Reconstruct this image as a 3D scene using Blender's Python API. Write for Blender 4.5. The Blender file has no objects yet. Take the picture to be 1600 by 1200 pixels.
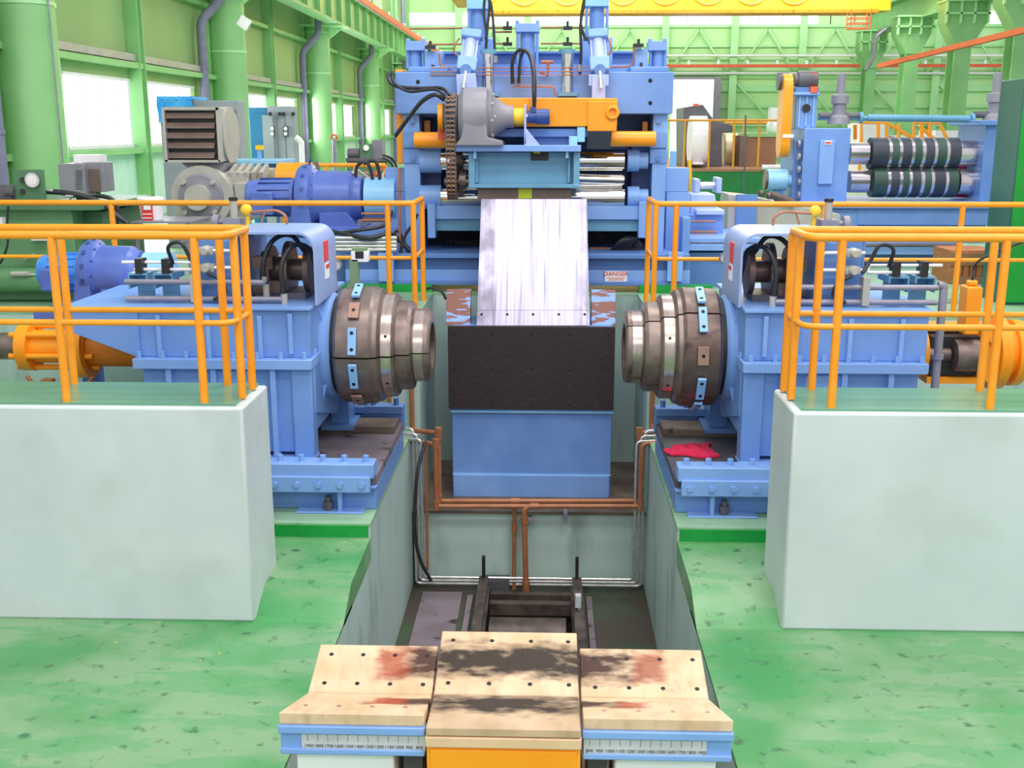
import bpy, bmesh, math, random
from mathutils import Vector, Matrix
random.seed(7)
sc = bpy.context.scene
COL = sc.collection
# ------------------------------------------------------------------ camera
CAM_H = 3.6; FPX = 1700.0
PITCH = math.radians(13.2405); YAW = math.radians(1.8694)
cd = bpy.data.cameras.new('camera'); cam = bpy.data.objects.new('camera', cd); COL.objects.link(cam)
cd.sensor_fit = 'HORIZONTAL'; cd.sensor_width = 36.0; cd.lens = 36.0 * FPX / 1600.0
cd.clip_start = 0.1; cd.clip_end = 400
cam.location = (0, 0, CAM_H); cam.rotation_euler = (math.pi / 2 - PITCH, 0, YAW)
sc.camera = cam
# ------------------------------------------------------------------ light
w = bpy.data.worlds.new('daylight'); sc.world = w; w.use_nodes = True
wn = w.node_tree.nodes; wn['Background'].inputs[0].default_value = (0.90, 0.93, 1.0, 1)
wn['Background'].inputs[1].default_value = 0.85
def area(name, loc, rot, sx, sy, power, col=(1, 1, 1)):
    l = bpy.data.lights.new(name, 'AREA'); l.shape = 'RECTANGLE'; l.size = sx; l.size_y = sy
    l.energy = power; l.color = col
    o = bpy.data.objects.new(name, l); COL.objects.link(o); o.location = loc; o.rotation_euler = rot
    return o
for i, yy in enumerate((0, 14, 28, 44, 60)):
    area('overhead_fill', (3.5, yy, 12.5), (0, 0, 0), 9, 2.2, 780, (1.0, 0.98, 0.95))  # unseen overhead area lights, added for soft light and highlights along the hall
area('overhead_fill', (0, 6.5, 11), (math.radians(58), 0, 0), 14, 2.0, 620, (1.0, 0.99, 0.97))  # unseen tilted area light, added to brighten the straightener
area('overhead_fill', (0, -4, 8.5), (math.radians(50), 0, 0), 14, 2.0, 420, (1.0, 0.99, 0.97))  # unseen light behind the camera, added to lift the front blocks
for xx in (-2, 14): area('overhead_fill', (xx, 58, 13), (math.radians(72), 0, 0), 14, 2.2, 2400, (1.0, 1.0, 0.95))  # unseen tilted pair, added to brighten the far wall
area('window_daylight', (-9.0, 23, 3.9), (0, math.radians(-90), 0), 1.6, 8, 500, (0.95, 0.97, 1.0))
area('window_daylight', (-9.0, 47, 3.9), (0, math.radians(-90), 0), 1.6, 20, 900, (0.95, 0.97, 1.0))
sc.view_settings.view_transform = 'Standard'; sc.view_settings.look = 'None'
sc.view_settings.gamma = 1.0; sc.view_settings.exposure = 0.05
sc.view_settings.use_curve_mapping = False
# ------------------------------------------------------------------ helpers
def _cam_axes():
    fw = Vector((-math.sin(YAW) * math.cos(PITCH), math.cos(YAW) * math.cos(PITCH), -math.sin(PITCH)))
    rt = Vector((math.cos(YAW), math.sin(YAW), 0)); return fw, rt, rt.cross(fw)
FW, RT, UP = _cam_axes()
def at(x, y, Y):
    """world point seen at photo pixel (x, y) that stands at depth Y"""
    d = FW * FPX + RT * (x - 800) + UP * (600 - y)
    return Vector((0, 0, CAM_H)) + d * (Y / d.y)
def lin(h):
    h = h.lstrip('#'); r = [int(h[i:i + 2], 16) / 255 for i in (0, 2, 4)]
    return tuple((c / 12.92 if c <= .04045 else ((c + .055) / 1.055) ** 2.4) for c in r) + (1,)
MATS = {}
def mat(name, c1, c2=None, rough=.5, metal=0, scale=3.0, stretch=(1, 1, 1), bump=0, lo=.35, hi=.65, emit=0, detail=6, spec=.5, dirt=None, dirt_scale=6, dirt_lo=.62, dirt_hi=.72):
    m = bpy.data.materials.new(name); m.use_nodes = True; nt = m.node_tree; n = nt.nodes; L = nt.links
    b = n['Principled BSDF']; b.inputs['Roughness'].default_value = rough; b.inputs['Metallic'].default_value = metal
    b.inputs['Specular IOR Level'].default_value = spec
    c2 = c2 or c1
    g = n.new('ShaderNodeNewGeometry'); mp = n.new('ShaderNodeMapping'); mp.inputs['Scale'].default_value = stretch
    L.new(g.outputs['Position'], mp.inputs['Vector'])
    nz = n.new('ShaderNodeTexNoise'); nz.inputs['Scale'].default_value = scale; nz.inputs['Detail'].default_value = detail
    L.new(mp.outputs[0], nz.inputs['Vector'])
    r = n.new('ShaderNodeValToRGB'); r.color_ramp.elements[0].position = lo; r.color_ramp.elements[1].position = hi
    r.color_ramp.elements[0].color = lin(c1); r.color_ramp.elements[1].color = lin(c2)
    L.new(nz.outputs['Fac'], r.inputs[0]); out = r.outputs[0]
    if dirt:
        n2 = n.new('ShaderNodeTexNoise'); n2.inputs['Scale'].default_value = dirt_scale; n2.inputs['Detail'].default_value = 8
        L.new(mp.outputs[0], n2.inputs['Vector'])
        r2 = n.new('ShaderNodeValToRGB'); r2.color_ramp.elements[0].position = dirt_lo; r2.color_ramp.elements[1].position = dirt_hi
        r2.color_ramp.elements[0].color = (0, 0, 0, 1); r2.color_ramp.elements[1].color = (1, 1, 1, 1)
        L.new(n2.outputs['Fac'], r2.inputs[0])
        mx = n.new('ShaderNodeMix'); mx.data_type = 'RGBA'; L.new(r2.outputs[0], mx.inputs[0]); L.new(out, mx.inputs[6]); mx.inputs[7].default_value = lin(dirt)
        out = mx.outputs[2]
    L.new(out, b.inputs['Base Color'])
    if bump:
        bp = n.new('ShaderNodeBump'); bp.inputs['Strength'].default_value = bump; bp.inputs['Distance'].default_value = .02
        L.new(nz.outputs['Fac'], bp.inputs['Height']); L.new(bp.outputs[0], b.inputs['Normal'])
    if emit:
        b.inputs['Emission Color'].default_value = lin(c1); b.inputs['Emission Strength'].default_value = emit
    MATS[name] = m; return m
class MB:
    """collects shapes; build() links them as ONE mesh object"""
    def __init__(s): s.v = []; s.f = []; s.mi = []; s.cur = 0
    def add(s, vs, fs):
        k = len(s.v); s.v += [Vector(v) for v in vs]; s.f += [[i + k for i in f] for f in fs]; s.mi += [s.cur] * len(fs); return s
    def use(s, i): s.cur = i; return s
    def box(s, x0, x1, y0, y1, z0, z1):
        x0, x1 = sorted((x0, x1)); y0, y1 = sorted((y0, y1)); z0, z1 = sorted((z0, z1))
        vs = [(x, y, z) for x in (x0, x1) for y in (y0, y1) for z in (z0, z1)]
        return s.add(vs, [(0, 1, 3, 2), (4, 6, 7, 5), (0, 4, 5, 1), (2, 3, 7, 6), (0, 2, 6, 4), (1, 5, 7, 3)])
    def pb(s, x0, y0, x1, y1, Y, D):
        a = at(x0, (y0 + y1) / 2, Y).x; b = at(x1, (y0 + y1) / 2, Y).x; xm = (x0 + x1) / 2
        return s.box(a, b, Y, Y + D, at(xm, y1, Y).z, at(xm, y0, Y).z)
    def bar(s, p, q, w_, h, up=(0, 0, 1)):
        p = Vector(p); q = Vector(q); d = (q - p).normalized(); u = Vector(up); r = d.cross(u)
        if r.length < 1e-4: r = d.cross(Vector((0, 1, 0)))
        r.normalize(); u = r.cross(d); vs = []
        for a in (p, q):
            for i, j in ((-1, -1), (1, -1), (1, 1), (-1, 1)): vs.append(a + r * (w_ / 2 * i) + u * (h / 2 * j))
        return s.add(vs, [(0, 1, 2, 3), (4, 7, 6, 5), (0, 4, 5, 1), (1, 5, 6, 2), (2, 6, 7, 3), (3, 7, 4, 0)])
    def prism(s, pts, ax, a, b):
        def P(p, t): return {'x': (t, p[0], p[1]), 'y': (p[0], t, p[1]), 'z': (p[0], p[1], t)}[ax]
        n = len(pts); vs = [P(p, a) for p in pts] + [P(p, b) for p in pts]
        fs = [list(range(n)), list(range(2 * n - 1, n - 1, -1))] + [(i, i + n, (i + 1) % n + n, (i + 1) % n) for i in range(n)]
        return s.add(vs, fs)
    def lathe(s, o, d, prof, n=24, a0=0, a1=2 * math.pi, up=None):
        o = Vector(o); d = Vector(d).normalized(); u = Vector(up) if up else Vector((0, 0, 1))
        r = d.cross(u)
        if r.length < 1e-3: r = d.cross(Vector((0, 1, 0)))
        r.normalize(); u = r.cross(d); full = abs(a1 - a0 - 2 * math.pi) < 1e-6; m = n if full else n + 1; vs = []
        for t, rad in prof:
            for k in range(m):
                a = a0 + (a1 - a0) * k / n; vs.append(o + d * t + (u * math.cos(a) + r * math.sin(a)) * rad)
        fs = []; P = len(prof)
        for i in range(P - 1 if full else P):
            j = (i + 1) % P
            for k in range(n):
                k2 = (k + 1) % m; fs.append((i * m + k, j * m + k, j * m + k2, i * m + k2))
        if full:
            if prof[0][1] > 1e-6: fs.append([k for k in range(m)])
            if prof[-1][1] > 1e-6: fs.append([(P - 1) * m + k for k in range(m - 1, -1, -1)])
        else:
            fs.append([i * m for i in range(P)]); fs.append([i * m + n for i in range(P - 1, -1, -1)])
        return s.add(vs, fs)
    def cyl(s, p, q, r, r2=None, n=18):
        p = Vector(p); q = Vector(q); return s.lathe(p, q - p, [(0, r), ((q - p).length, r if r2 is None else r2)], n)
    def ball(s, c, r, n=12):
        return s.lathe(Vector(c) - Vector((0, 0, r)), (0, 0, 1), [(r - r * math.cos(math.pi * i / n), max(1e-4, r * math.sin(math.pi * i / n))) for i in range(n + 1)], n * 2)
    def ring(s, c, d, R, r, n=28, m=8):
        d = Vector(d).normalized(); prof = [(r * math.cos(2 * math.pi * i / m), R + r * math.sin(2 * math.pi * i / m)) for i in range(m + 1)]
        k = len(s.f); s.lathe(c, d, prof, n); 
        del s.f[-2:]; del s.mi[-2:]; return s
    def tube(s, pts, r, n=10, fil=0, spline=False):
        P = [Vector(p) for p in pts]
        if spline and len(P) > 2:
            Q = []; E = [P[0] * 2 - P[1]] + P + [P[-1] * 2 - P[-2]]
            for i in range(1, len(E) - 2):
                for k in range(8):
                    t = k / 8; a, b, c, d = E[i - 1], E[i], E[i + 1], E[i + 2]
                    Q.append(.5 * ((2 * b) + (c - a) * t + (2 * a - 5 * b + 4 * c - d) * t * t + (3 * b - a - 3 * c + d) * t ** 3))
            P = Q + [P[-1]]
        elif fil:
            Q = [P[0]]
            for i in range(1, len(P) - 1):
                a = P[i - 1] - P[i]; b = P[i + 1] - P[i]; f = min(fil, a.length / 2, b.length / 2)
                A = P[i] + a.normalized() * f; B = P[i] + b.normalized() * f
                for k in range(6):
                    t = k / 5; Q.append(A * (1 - t) ** 2 + P[i] * 2 * t * (1 - t) + B * t * t)
            P = Q + [P[-1]]
        Q = [P[0]]
        for p in P[1:]:
            if (p - Q[-1]).length > 1e-5: Q.append(p)
        P = Q; vs = []; t0 = (P[1] - P[0]).normalized(); u = t0.orthogonal().normalized()
        for i, p in enumerate(P):
            t = ((P[min(i + 1, len(P) - 1)] - p).normalized() + (p - P[max(i - 1, 0)]).normalized()).normalized() if 0 < i < len(P) - 1 else ((P[1] - P[0]) if i == 0 else (P[-1] - P[-2])).normalized()
            u = (u - t * u.dot(t)).normalized(); v = t.cross(u)
            for k in range(n):
                a = 2 * math.pi * k / n; vs.append(p + (u * math.cos(a) + v * math.sin(a)) * r)
        fs = [(i * n + k, (i + 1) * n + k, (i + 1) * n + (k + 1) % n, i * n + (k + 1) % n) for i in range(len(P) - 1) for k in range(n)]
        fs.append(list(range(n))); fs.append([(len(P) - 1) * n + k for k in range(n - 1, -1, -1)])
        return s.add(vs, fs)
    def text(s, txt, o, xa, ya, size, th=.0015):
        c = bpy.data.curves.new('t', 'FONT'); c.body = txt; c.size = size; c.align_x = 'CENTER'; c.align_y = 'CENTER'; c.extrude = th / size * size; c.resolution_u = 2
        ob = bpy.data.objects.new('t', c); COL.objects.link(ob); dg = bpy.context.evaluated_depsgraph_get(); me = ob.evaluated_get(dg).to_mesh()
        xa = Vector(xa).normalized(); ya = Vector(ya).normalized(); za = xa.cross(ya); o = Vector(o)
        s.add([o + xa * v.co.x + ya * v.co.y + za * v.co.z for v in me.vertices], [list(p.vertices) for p in me.polygons])
        ob.evaluated_get(dg).to_mesh_clear(); bpy.data.objects.remove(ob); bpy.data.curves.remove(c); return s
    def mirror(s, cx):
        for v in s.v: v.x = 2 * cx - v.x
        return s
    def rot(s, c, ax, ang, start=0):
        R = Matrix.Rotation(ang, 3, ax); c = Vector(c)
        for i in range(start, len(s.v)): s.v[i] = c + R @ (s.v[i] - c)
        return s
ORG = {}
MIR = None
NOSPLIT = {'drive_chain', 'chain_pin', 'cooling_fin', 'vent_slots', 'numerals', 'sign_text', 'sign_lines', 'louvre', 'rack', 'strip', 'terminal_ribs', 'slot', 'cable_bundle', 'label_text', 'window_frame', 'coil', 'hydrant', 'screw_hole', 'bolt_hole', 'stiffener', 'frame', 'motor_base', 'white_tube', 'tubes'}
def clusters(mb):
    p = list(range(len(mb.v)))
    def fd(i):
        while p[i] != i: p[i] = p[p[i]]; i = p[i]
        return i
    for f in mb.f:
        a = fd(f[0])
        for i in f[1:]: p[fd(i)] = a
    bb = {}
    for i, v in enumerate(mb.v):
        r = fd(i); b = bb.setdefault(r, [list(v), list(v)])
        for k in range(3): b[0][k] = min(b[0][k], v[k]); b[1][k] = max(b[1][k], v[k])
    g = [[{r}, b] for r, b in bb.items()]; ch = len(g) < 400
    while ch:
        ch = False
        for i in range(len(g)):
            for j in range(i + 1, len(g)):
                A, B = g[i][1], g[j][1]
                if all(A[0][k] <= B[1][k] + .004 and B[0][k] <= A[1][k] + .004 for k in range(3)):
                    g[i][0] |= g[j][0]; g[i][1] = [[min(A[0][k], B[0][k]) for k in range(3)], [max(A[1][k], B[1][k]) for k in range(3)]]
                    del g[j]; ch = True; break
            if ch: break
    if len(g) < 2 or len(g) > 60: return [mb]
    own = {r: n for n, (s_, _) in enumerate(g) for r in s_}; out = [MB() for _ in g]; idx = [{} for _ in g]
    for f, mi in zip(mb.f, mb.mi):
        n = own[fd(f[0])]; o = out[n]; q = []
        for i in f:
            if i not in idx[n]: idx[n][i] = len(o.v); o.v.append(mb.v[i])
            q.append(idx[n][i])
        o.f.append(q); o.mi.append(mi)
    return out
def build(name, mb, m, parent=None, bev=0, smooth=True, loc=None, ang=38):
    if parent is not None and name not in NOSPLIT:
        c = clusters(mb); os_ = [build1(name, q, m, parent, bev, smooth, loc, ang) for q in c]
        return os_[0]
    return build1(name, mb, m, parent, bev, smooth, loc, ang)
def build1(name, mb, m, parent=None, bev=0, smooth=True, loc=None, ang=38):
    """link the collected shapes as one mesh (world coordinates in, parent kept)"""
    if MIR is not None: mb.mirror(MIR)
    if parent is not None: off = ORG[parent]
    else:
        if loc is None:
            xs = [v.x for v in mb.v]; ys = [v.y for v in mb.v]; zs = [v.z for v in mb.v]
            loc = ((min(xs) + max(xs)) / 2, (min(ys) + max(ys)) / 2, min(zs))
        off = Vector(loc)
    me = bpy.data.meshes.new(name); me.from_pydata([v - off for v in mb.v], [], mb.f)
    for q in (m if isinstance(m, (list, tuple)) else [m]): me.materials.append(MATS[q])
    me.polygons.foreach_set('material_index', mb.mi)
    bm = bmesh.new(); bm.from_mesh(me); bmesh.ops.recalc_face_normals(bm, faces=bm.faces); bm.to_mesh(me); bm.free()
    if smooth:
        me.polygons.foreach_set('use_smooth', [True] * len(me.polygons)); me.set_sharp_from_angle(angle=math.radians(ang))
    o = bpy.data.objects.new(name, me); COL.objects.link(o)
    if bev:
        b = o.modifiers.new('bevel', 'BEVEL'); b.width = bev; b.segments = 2; b.limit_method = 'ANGLE'; b.angle_limit = math.radians(50)
    if parent is not None: o.parent = parent; ORG[o] = off
    else: o.location = off; ORG[o] = off
    return o
def tag(o, label, cat, group=None, kind=None):
    if label: o['label'] = label
    if cat: o['category'] = cat
    if group: o['group'] = group
    if kind: o['kind'] = kind
    return o
def thing(name, label, cat, loc, group=None):
    o = bpy.data.objects.new(name, None); COL.objects.link(o); o.empty_display_size = .1
    if MIR is not None: loc = (2 * MIR - loc[0], loc[1], loc[2])
    o.location = loc; ORG[o] = Vector(loc); return tag(o, label, cat, group)
def struct(name, mb, m, bev=0, label=None):
    o = build(name, mb, m, None, bev); o['kind'] = 'structure'
    if label: o['label'] = label
    return o
def lab(o, l): o['label'] = l; return o
# ------------------------------------------------------------------ materials
mat('floor_green', '4E9656', '82A87C', .36, scale=1.1, lo=.36, hi=.56, detail=9, dirt='3F6A48', dirt_scale=9, dirt_lo=.6, dirt_hi=.72, spec=.45)
mat('top_green', '649678', '72A486', .25, scale=2.0, stretch=(.25, 2.2, 1), detail=5, spec=.6)
mat('pale_green', '86AE8C', '9ABF9C', .45, scale=2.5, dirt='5E6F5C', dirt_scale=3)
mat('kerb_green', '109038', '18A044', .4, scale=4)
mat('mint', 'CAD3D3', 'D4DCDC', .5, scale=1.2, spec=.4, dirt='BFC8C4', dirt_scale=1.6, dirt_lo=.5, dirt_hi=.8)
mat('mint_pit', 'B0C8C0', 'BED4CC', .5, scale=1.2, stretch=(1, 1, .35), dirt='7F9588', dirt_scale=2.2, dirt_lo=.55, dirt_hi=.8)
mat('pit_dark', '4A4038', '3A5A3A', .55, scale=1.3, lo=.45, hi=.7, dirt='2A2622', dirt_scale=5)
mat('ledge_dirt', '57483F', '7A6A5E', .7, scale=3, dirt='2C2624')
mat('pit_rail', '463C38', '6A5C55', .45, .3, scale=5)
mat('pit_grey', '75676C', '857880', .5, scale=3, dirt='3B3336', dirt_scale=5, dirt_lo=.6, dirt_hi=.68)
mat('blue', '7AA2E0', '88AEE8', .38, scale=2.0)
mat('blue_body', '6A91D0', '789EDC', .38, scale=2.0)
mat('blue_deep', '5A82BE', '668CC8', .4, scale=2.0)
mat('teal_blue', '6096B4', '6AA0BE', .4, scale=2.0)
mat('lavender', 'A9BAEF', 'B5C5F4', .4, scale=2.0)
mat('hood_paint', '8FA6DA', '9AB0E0', .35, scale=2.0)
mat('navy', '5066B4', '5C74C0', .35, scale=3.0)
mat('navy_dark', '27407E', '33508F', .4, scale=3.0)
mat('motor_blue', '3E86DC', '4C94E6', .35, scale=3.0)
mat('sky_paint', '8CC4EE', '9CD0F4', .35)
mat('orange', 'FF9A10', 'FFA41E', .35, scale=2, spec=.5)
mat('orange_dark', 'E07A10', 'F08A18', .45, scale=4, dirt='9A4A10', dirt_scale=4)
mat('crane_yellow', 'FFC21E', 'FFCB33', .4, scale=.6)
mat('fence_brown', 'D08C20', 'DC982A', .5)
mat('rail_orange', 'FF9B1C', 'FFA52A', .3, scale=8)
mat('copper', 'A06440', 'B0724C', .4, .1, scale=9, detail=3)
mat('drum_steel', '7C6C66', '92827A', .38, .6, scale=5, dirt='5C4A44', dirt_scale=3, dirt_lo=.55, dirt_hi=.75)
mat('drum_bright', 'B5A299', 'C8B8AE', .22, .85, scale=6, stretch=(3, 1, 1))
mat('drum_dark', '64524D', '76635C', .40, .5, scale=7, dirt='3C302E', dirt_scale=4)
mat('pad_blue', '86B8EE', '93C2F4', .35)
mat('pad_brown', 'A07C6C', 'B08A78', .45, .3)
mat('hole', '0B0A0A', None, .6)
mat('black', '1C1B1D', '262527', .45, scale=10)
mat('rubber', '25252A', '303037', .4, scale=12)
mat('black_plate', '281E1B', '33272A', .6, scale=14, stretch=(1, 1, 6), bump=.15, dirt='4A2F22', dirt_scale=9, dirt_lo=.66, dirt_hi=.72)
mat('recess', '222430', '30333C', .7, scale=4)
mat('chrome', 'E6E4E0', 'DCDAD6', .12, 1.0)
mat('steel_pipe', 'C9C6C4', 'E2E0DE', .25, .7, scale=12)
mat('grey_pipe', '8B8796', '9C98A6', .4, .3, scale=6)
mat('downspout', '7A7690', '8884A0', .5)
mat('machine_grey', '83808A', '8F8C94', .45, scale=4)
mat('beige_grey', 'A9A69C', 'B5B2A8', .45, scale=4)
mat('cabinet_grey', '8C9298', '99A0A5', .45, scale=2)
mat('dark_grey', '55535A', '64626A', .45, scale=4)
mat('louvre_brown', '6A5750', '7A665E', .5)
mat('tan', 'DDB890', 'EAC8A0', .55, scale=3)
mat('white', 'EEF0F0', 'F8F8F6', .5)
mat('paper', 'F4F2F0', 'FAF8F6', .6)
mat('red', 'E03030', 'E84040', .5)
mat('red_cloth', 'E0204C', 'EE3060', .8, scale=20, bump=.3)
mat('busbar_red', 'DC5A38', 'E6663F', .5)
mat('unit_green', '5E8E62', '6C9C6E', .45, scale=2)
mat('unit_green_dark', '4C7556', '56805E', .5, scale=2)
mat('cabinet_dark_green', '1F5A4A', '2A6653', .4, scale=1.5)
mat('cabinet_green', '0C8C2A', '139A34', .4, scale=1.5)
mat('wall_panel', '8EAE6E', '9CBA7A', .6, scale=.5, stretch=(1, 1, .15))
mat('steel_green', '86BE7A', '92C886', .45, scale=1.0)
mat('steel_green_light', 'A8DE9C', 'B4E6A8', .45, scale=1.0)
mat('far_panel', 'BEE6A4', 'C8ECB0', .6, scale=.4, stretch=(.3, 1, 1))
mat('mint_wall', 'BFDCCB', 'CBE6D6', .6)
mat('sky_pane', 'F6F8FF', None, .3, emit=1.7)
mat('outdoor', 'F4F6F8', 'DDE8C8', .6, scale=1.5, emit=1.0)
mat('tarp', '35A3E8', '55B8F2', .35, scale=3, bump=.5)
mat('teal', '1C6C94', '24789E', .5)
mat('roll_dark', '2E3440', '3A4048', .5, scale=5)
mat('roll_green', '2C453E', '365048', .5, scale=5)
mat('roll_steel', 'C9BFC6', 'D8D0D4', .2, .9)
mat('coil_white', 'EDE6EC', 'F6F0F4', .5)
mat('coil_tan', 'F0D8A8', 'F4E0B8', .45, .2)
mat('brown_box', '946A4C', 'A07656', .65, scale=3)
mat('dark_platform', '0E6E30', '147A38', .5)
mat('wood', 'A8693E', 'BC7C4C', .7, scale=6, stretch=(1, 1, 8))
mat('yellow_green', 'B8C820', 'C4D428', .5)
mat('yellow', 'F2C020', 'FACC30', .4)
mat('bin_white', 'E8E2E4', 'F2ECEE', .45)
mat('glass', 'E8ECF2', None, .08, .3)
mat('sensor_green', '6E8A66', '7E9A76', .5)
mat('scale_plate', 'C0C0C6', 'CCCCD2', .4, .0, scale=6)
mat('ink', '4A4A55', None, .6)
def rusty(name, base, rust, sx, lo, hi, rough=.5):
    mat(name, base, base, rough, dirt=rust, dirt_scale=3.0, stretch=sx, dirt_lo=lo, dirt_hi=hi)
rusty('rusty_blue', '8FB4EC', '8E5A4C', (1.2, 2, 7), .46, .5)
rusty('chipped_blue', '6C9EDE', '8A4A40', (1, 1, 5), .66, .68)
# striped steel sheet
def sheet_mat():
    m = bpy.data.materials.new('sheet_steel'); m.use_nodes = True; n = m.node_tree.nodes; L = m.node_tree.links; b = n['Principled BSDF']
    b.inputs['Metallic'].default_value = .6; b.inputs['Roughness'].default_value = .28
    g = n.new('ShaderNodeNewGeometry'); s = n.new('ShaderNodeSeparateXYZ'); L.new(g.outputs['Position'], s.inputs[0])
    def noise(sc_, st, det=6):
        mp = n.new('ShaderNodeMapping'); mp.inputs['Scale'].default_value = st; L.new(g.outputs['Position'], mp.inputs[0])
        z = n.new('ShaderNodeTexNoise'); z.inputs['Scale'].default_value = sc_; z.inputs['Detail'].default_value = det; L.new(mp.outputs[0], z.inputs[0]); return z.outputs[0]
    def ramp(v, stops):
        r = n.new('ShaderNodeValToRGB'); e = r.color_ramp.elements
        e[0].position, e[0].color = stops[0]; e[1].position, e[1].color = stops[-1]
        for p, c in stops[1:-1]: q = e.new(p); q.color = c
        L.new(v, r.inputs[0]); return r.outputs[0]
    st = ramp(noise(5, (6, .1, .18)), [(.3, lin('6E6878')), (.42, lin('9A94A8')), (.7, lin('B2ACC0'))])
    # worn darker margins along both long edges, in patches
    mr = n.new('ShaderNodeMapRange'); mr.inputs[1].default_value = -.80; mr.inputs[2].default_value = .48; L.new(s.outputs[0], mr.inputs[0])
    ed = ramp(mr.outputs[0], [(0, (1, 1, 1, 1)), (.13, (1, 1, 1, 1)), (.17, (.1, .1, .1, 1)), (.84, (.05, .05, .05, 1)), (.92, (.7, .7, .7, 1)), (1, (.8, .8, .8, 1))])
    ns = ramp(noise(3.2, (1, .6, .8)), [(.38, (0, 0, 0, 1)), (.6, (1, 1, 1, 1))])
    mu = n.new('ShaderNodeMath'); mu.operation = 'MULTIPLY'; L.new(ed, mu.inputs[0]); L.new(ns, mu.inputs[1])
    mx = n.new('ShaderNodeMix'); mx.data_type = 'RGBA'; L.new(mu.outputs[0], mx.inputs[0]); L.new(st, mx.inputs[6]); mx.inputs[7].default_value = lin('6E6A78')
    L.new(mx.outputs[2], b.inputs['Base Color']); MATS['sheet_steel'] = m
sheet_mat()
def stain_mat(name, y0, w0, xc, xw, mid, red, red_x=None, base=('D6B48E', 'E6C8A6')):
    """wooden pad with a burn stain band running across it at depth y0"""
    m = bpy.data.materials.new(name); m.use_nodes = True; n = m.node_tree.nodes; L = m.node_tree.links; b = n['Principled BSDF']; b.inputs['Roughness'].default_value = .6; b.inputs['Specular IOR Level'].default_value = .25
    g = n.new('ShaderNodeNewGeometry'); s = n.new('ShaderNodeSeparateXYZ'); L.new(g.outputs['Position'], s.inputs[0])
    def math_(op, a, c): 
        q = n.new('ShaderNodeMath'); q.operation = op; q.use_clamp = False
        for i, v in enumerate((a, c)):
            if v is None: continue
            if isinstance(v, (int, float)): q.inputs[i].default_value = v
            else: L.new(v, q.inputs[i])
        return q.outputs[0]
    def nz(sc_, st=(1, 1, 1)):
        mp = n.new('ShaderNodeMapping'); mp.inputs['Scale'].default_value = st; L.new(g.outputs['Position'], mp.inputs[0])
        z = n.new('ShaderNodeTexNoise'); z.inputs['Scale'].default_value = sc_; z.inputs['Detail'].default_value = 7; L.new(mp.outputs[0], z.inputs[0]); return z.outputs[0]
    def bandf(v, c, wd):
        return math_('SUBTRACT', 1.0, math_('DIVIDE', math_('ABSOLUTE', math_('SUBTRACT', v, c), None), wd))
    def mixc(f, a, c):
        q = n.new('ShaderNodeMix'); q.data_type = 'RGBA'; q.clamp_factor = True; L.new(f, q.inputs[0]); L.new(a, q.inputs[6]); q.inputs[7].default_value = lin(c); return q.outputs[2]
    r = n.new('ShaderNodeValToRGB'); r.color_ramp.elements[0].position = .35; r.color_ramp.elements[1].position = .65
    r.color_ramp.elements[0].color = lin(base[0]); r.color_ramp.elements[1].color = lin(base[1]); L.new(nz(4), r.inputs[0]); c = r.outputs[0]
    by = bandf(s.outputs[1], y0, w0); bx = bandf(s.outputs[0], xc, xw)
    wob = math_('MULTIPLY', math_('SUBTRACT', nz(9, (1, 2.4, 1)), .5), 1.5)
    f = math_('MULTIPLY', math_('ADD', math_('MINIMUM', by, bx), wob), 1.5)
    fo = math_('MULTIPLY', math_('MAXIMUM', math_('SUBTRACT', nz(9, (2, .7, 1)), .5), 0.0), 2.8)
    c = mixc(fo, c, 'B79E78')
    c = mixc(math_('MINIMUM', math_('MAXIMUM', f, 0.0), .95), c, mid)
    if red_x is not None:
        fr = math_('MULTIPLY', math_('MINIMUM', bandf(s.outputs[0], red_x, .10), by), 1.4)
        c = mixc(math_('MINIMUM', math_('MAXIMUM', math_('ADD', fr, wob), 0.0), .75), c, red)
    L.new(c, b.inputs['Base Color']); MATS[name] = m
stain_mat('pad_centre_back', 4.99, .15, -.18, .75, '1E1414', 'A0452A')
stain_mat('pad_centre_front', 4.66, .13, -.18, .5, '2C201E', 'A0452A', base=('BA9C7C', 'D2B494'))
stain_mat('pad_left_back', 4.98, .14, -.52, .28, '40201E', 'A44028', -.76)
stain_mat('pad_left_front', 4.66, .06, -.50, .36, '442624', 'B44828', -.74)
stain_mat('pad_right_back', 4.98, .14, .15, .40, '381C1C', '94402C', .52)
stain_mat('pad_right_front', 4.66, .06, .15, .34, '402224', 'AC4428', .42)
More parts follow.
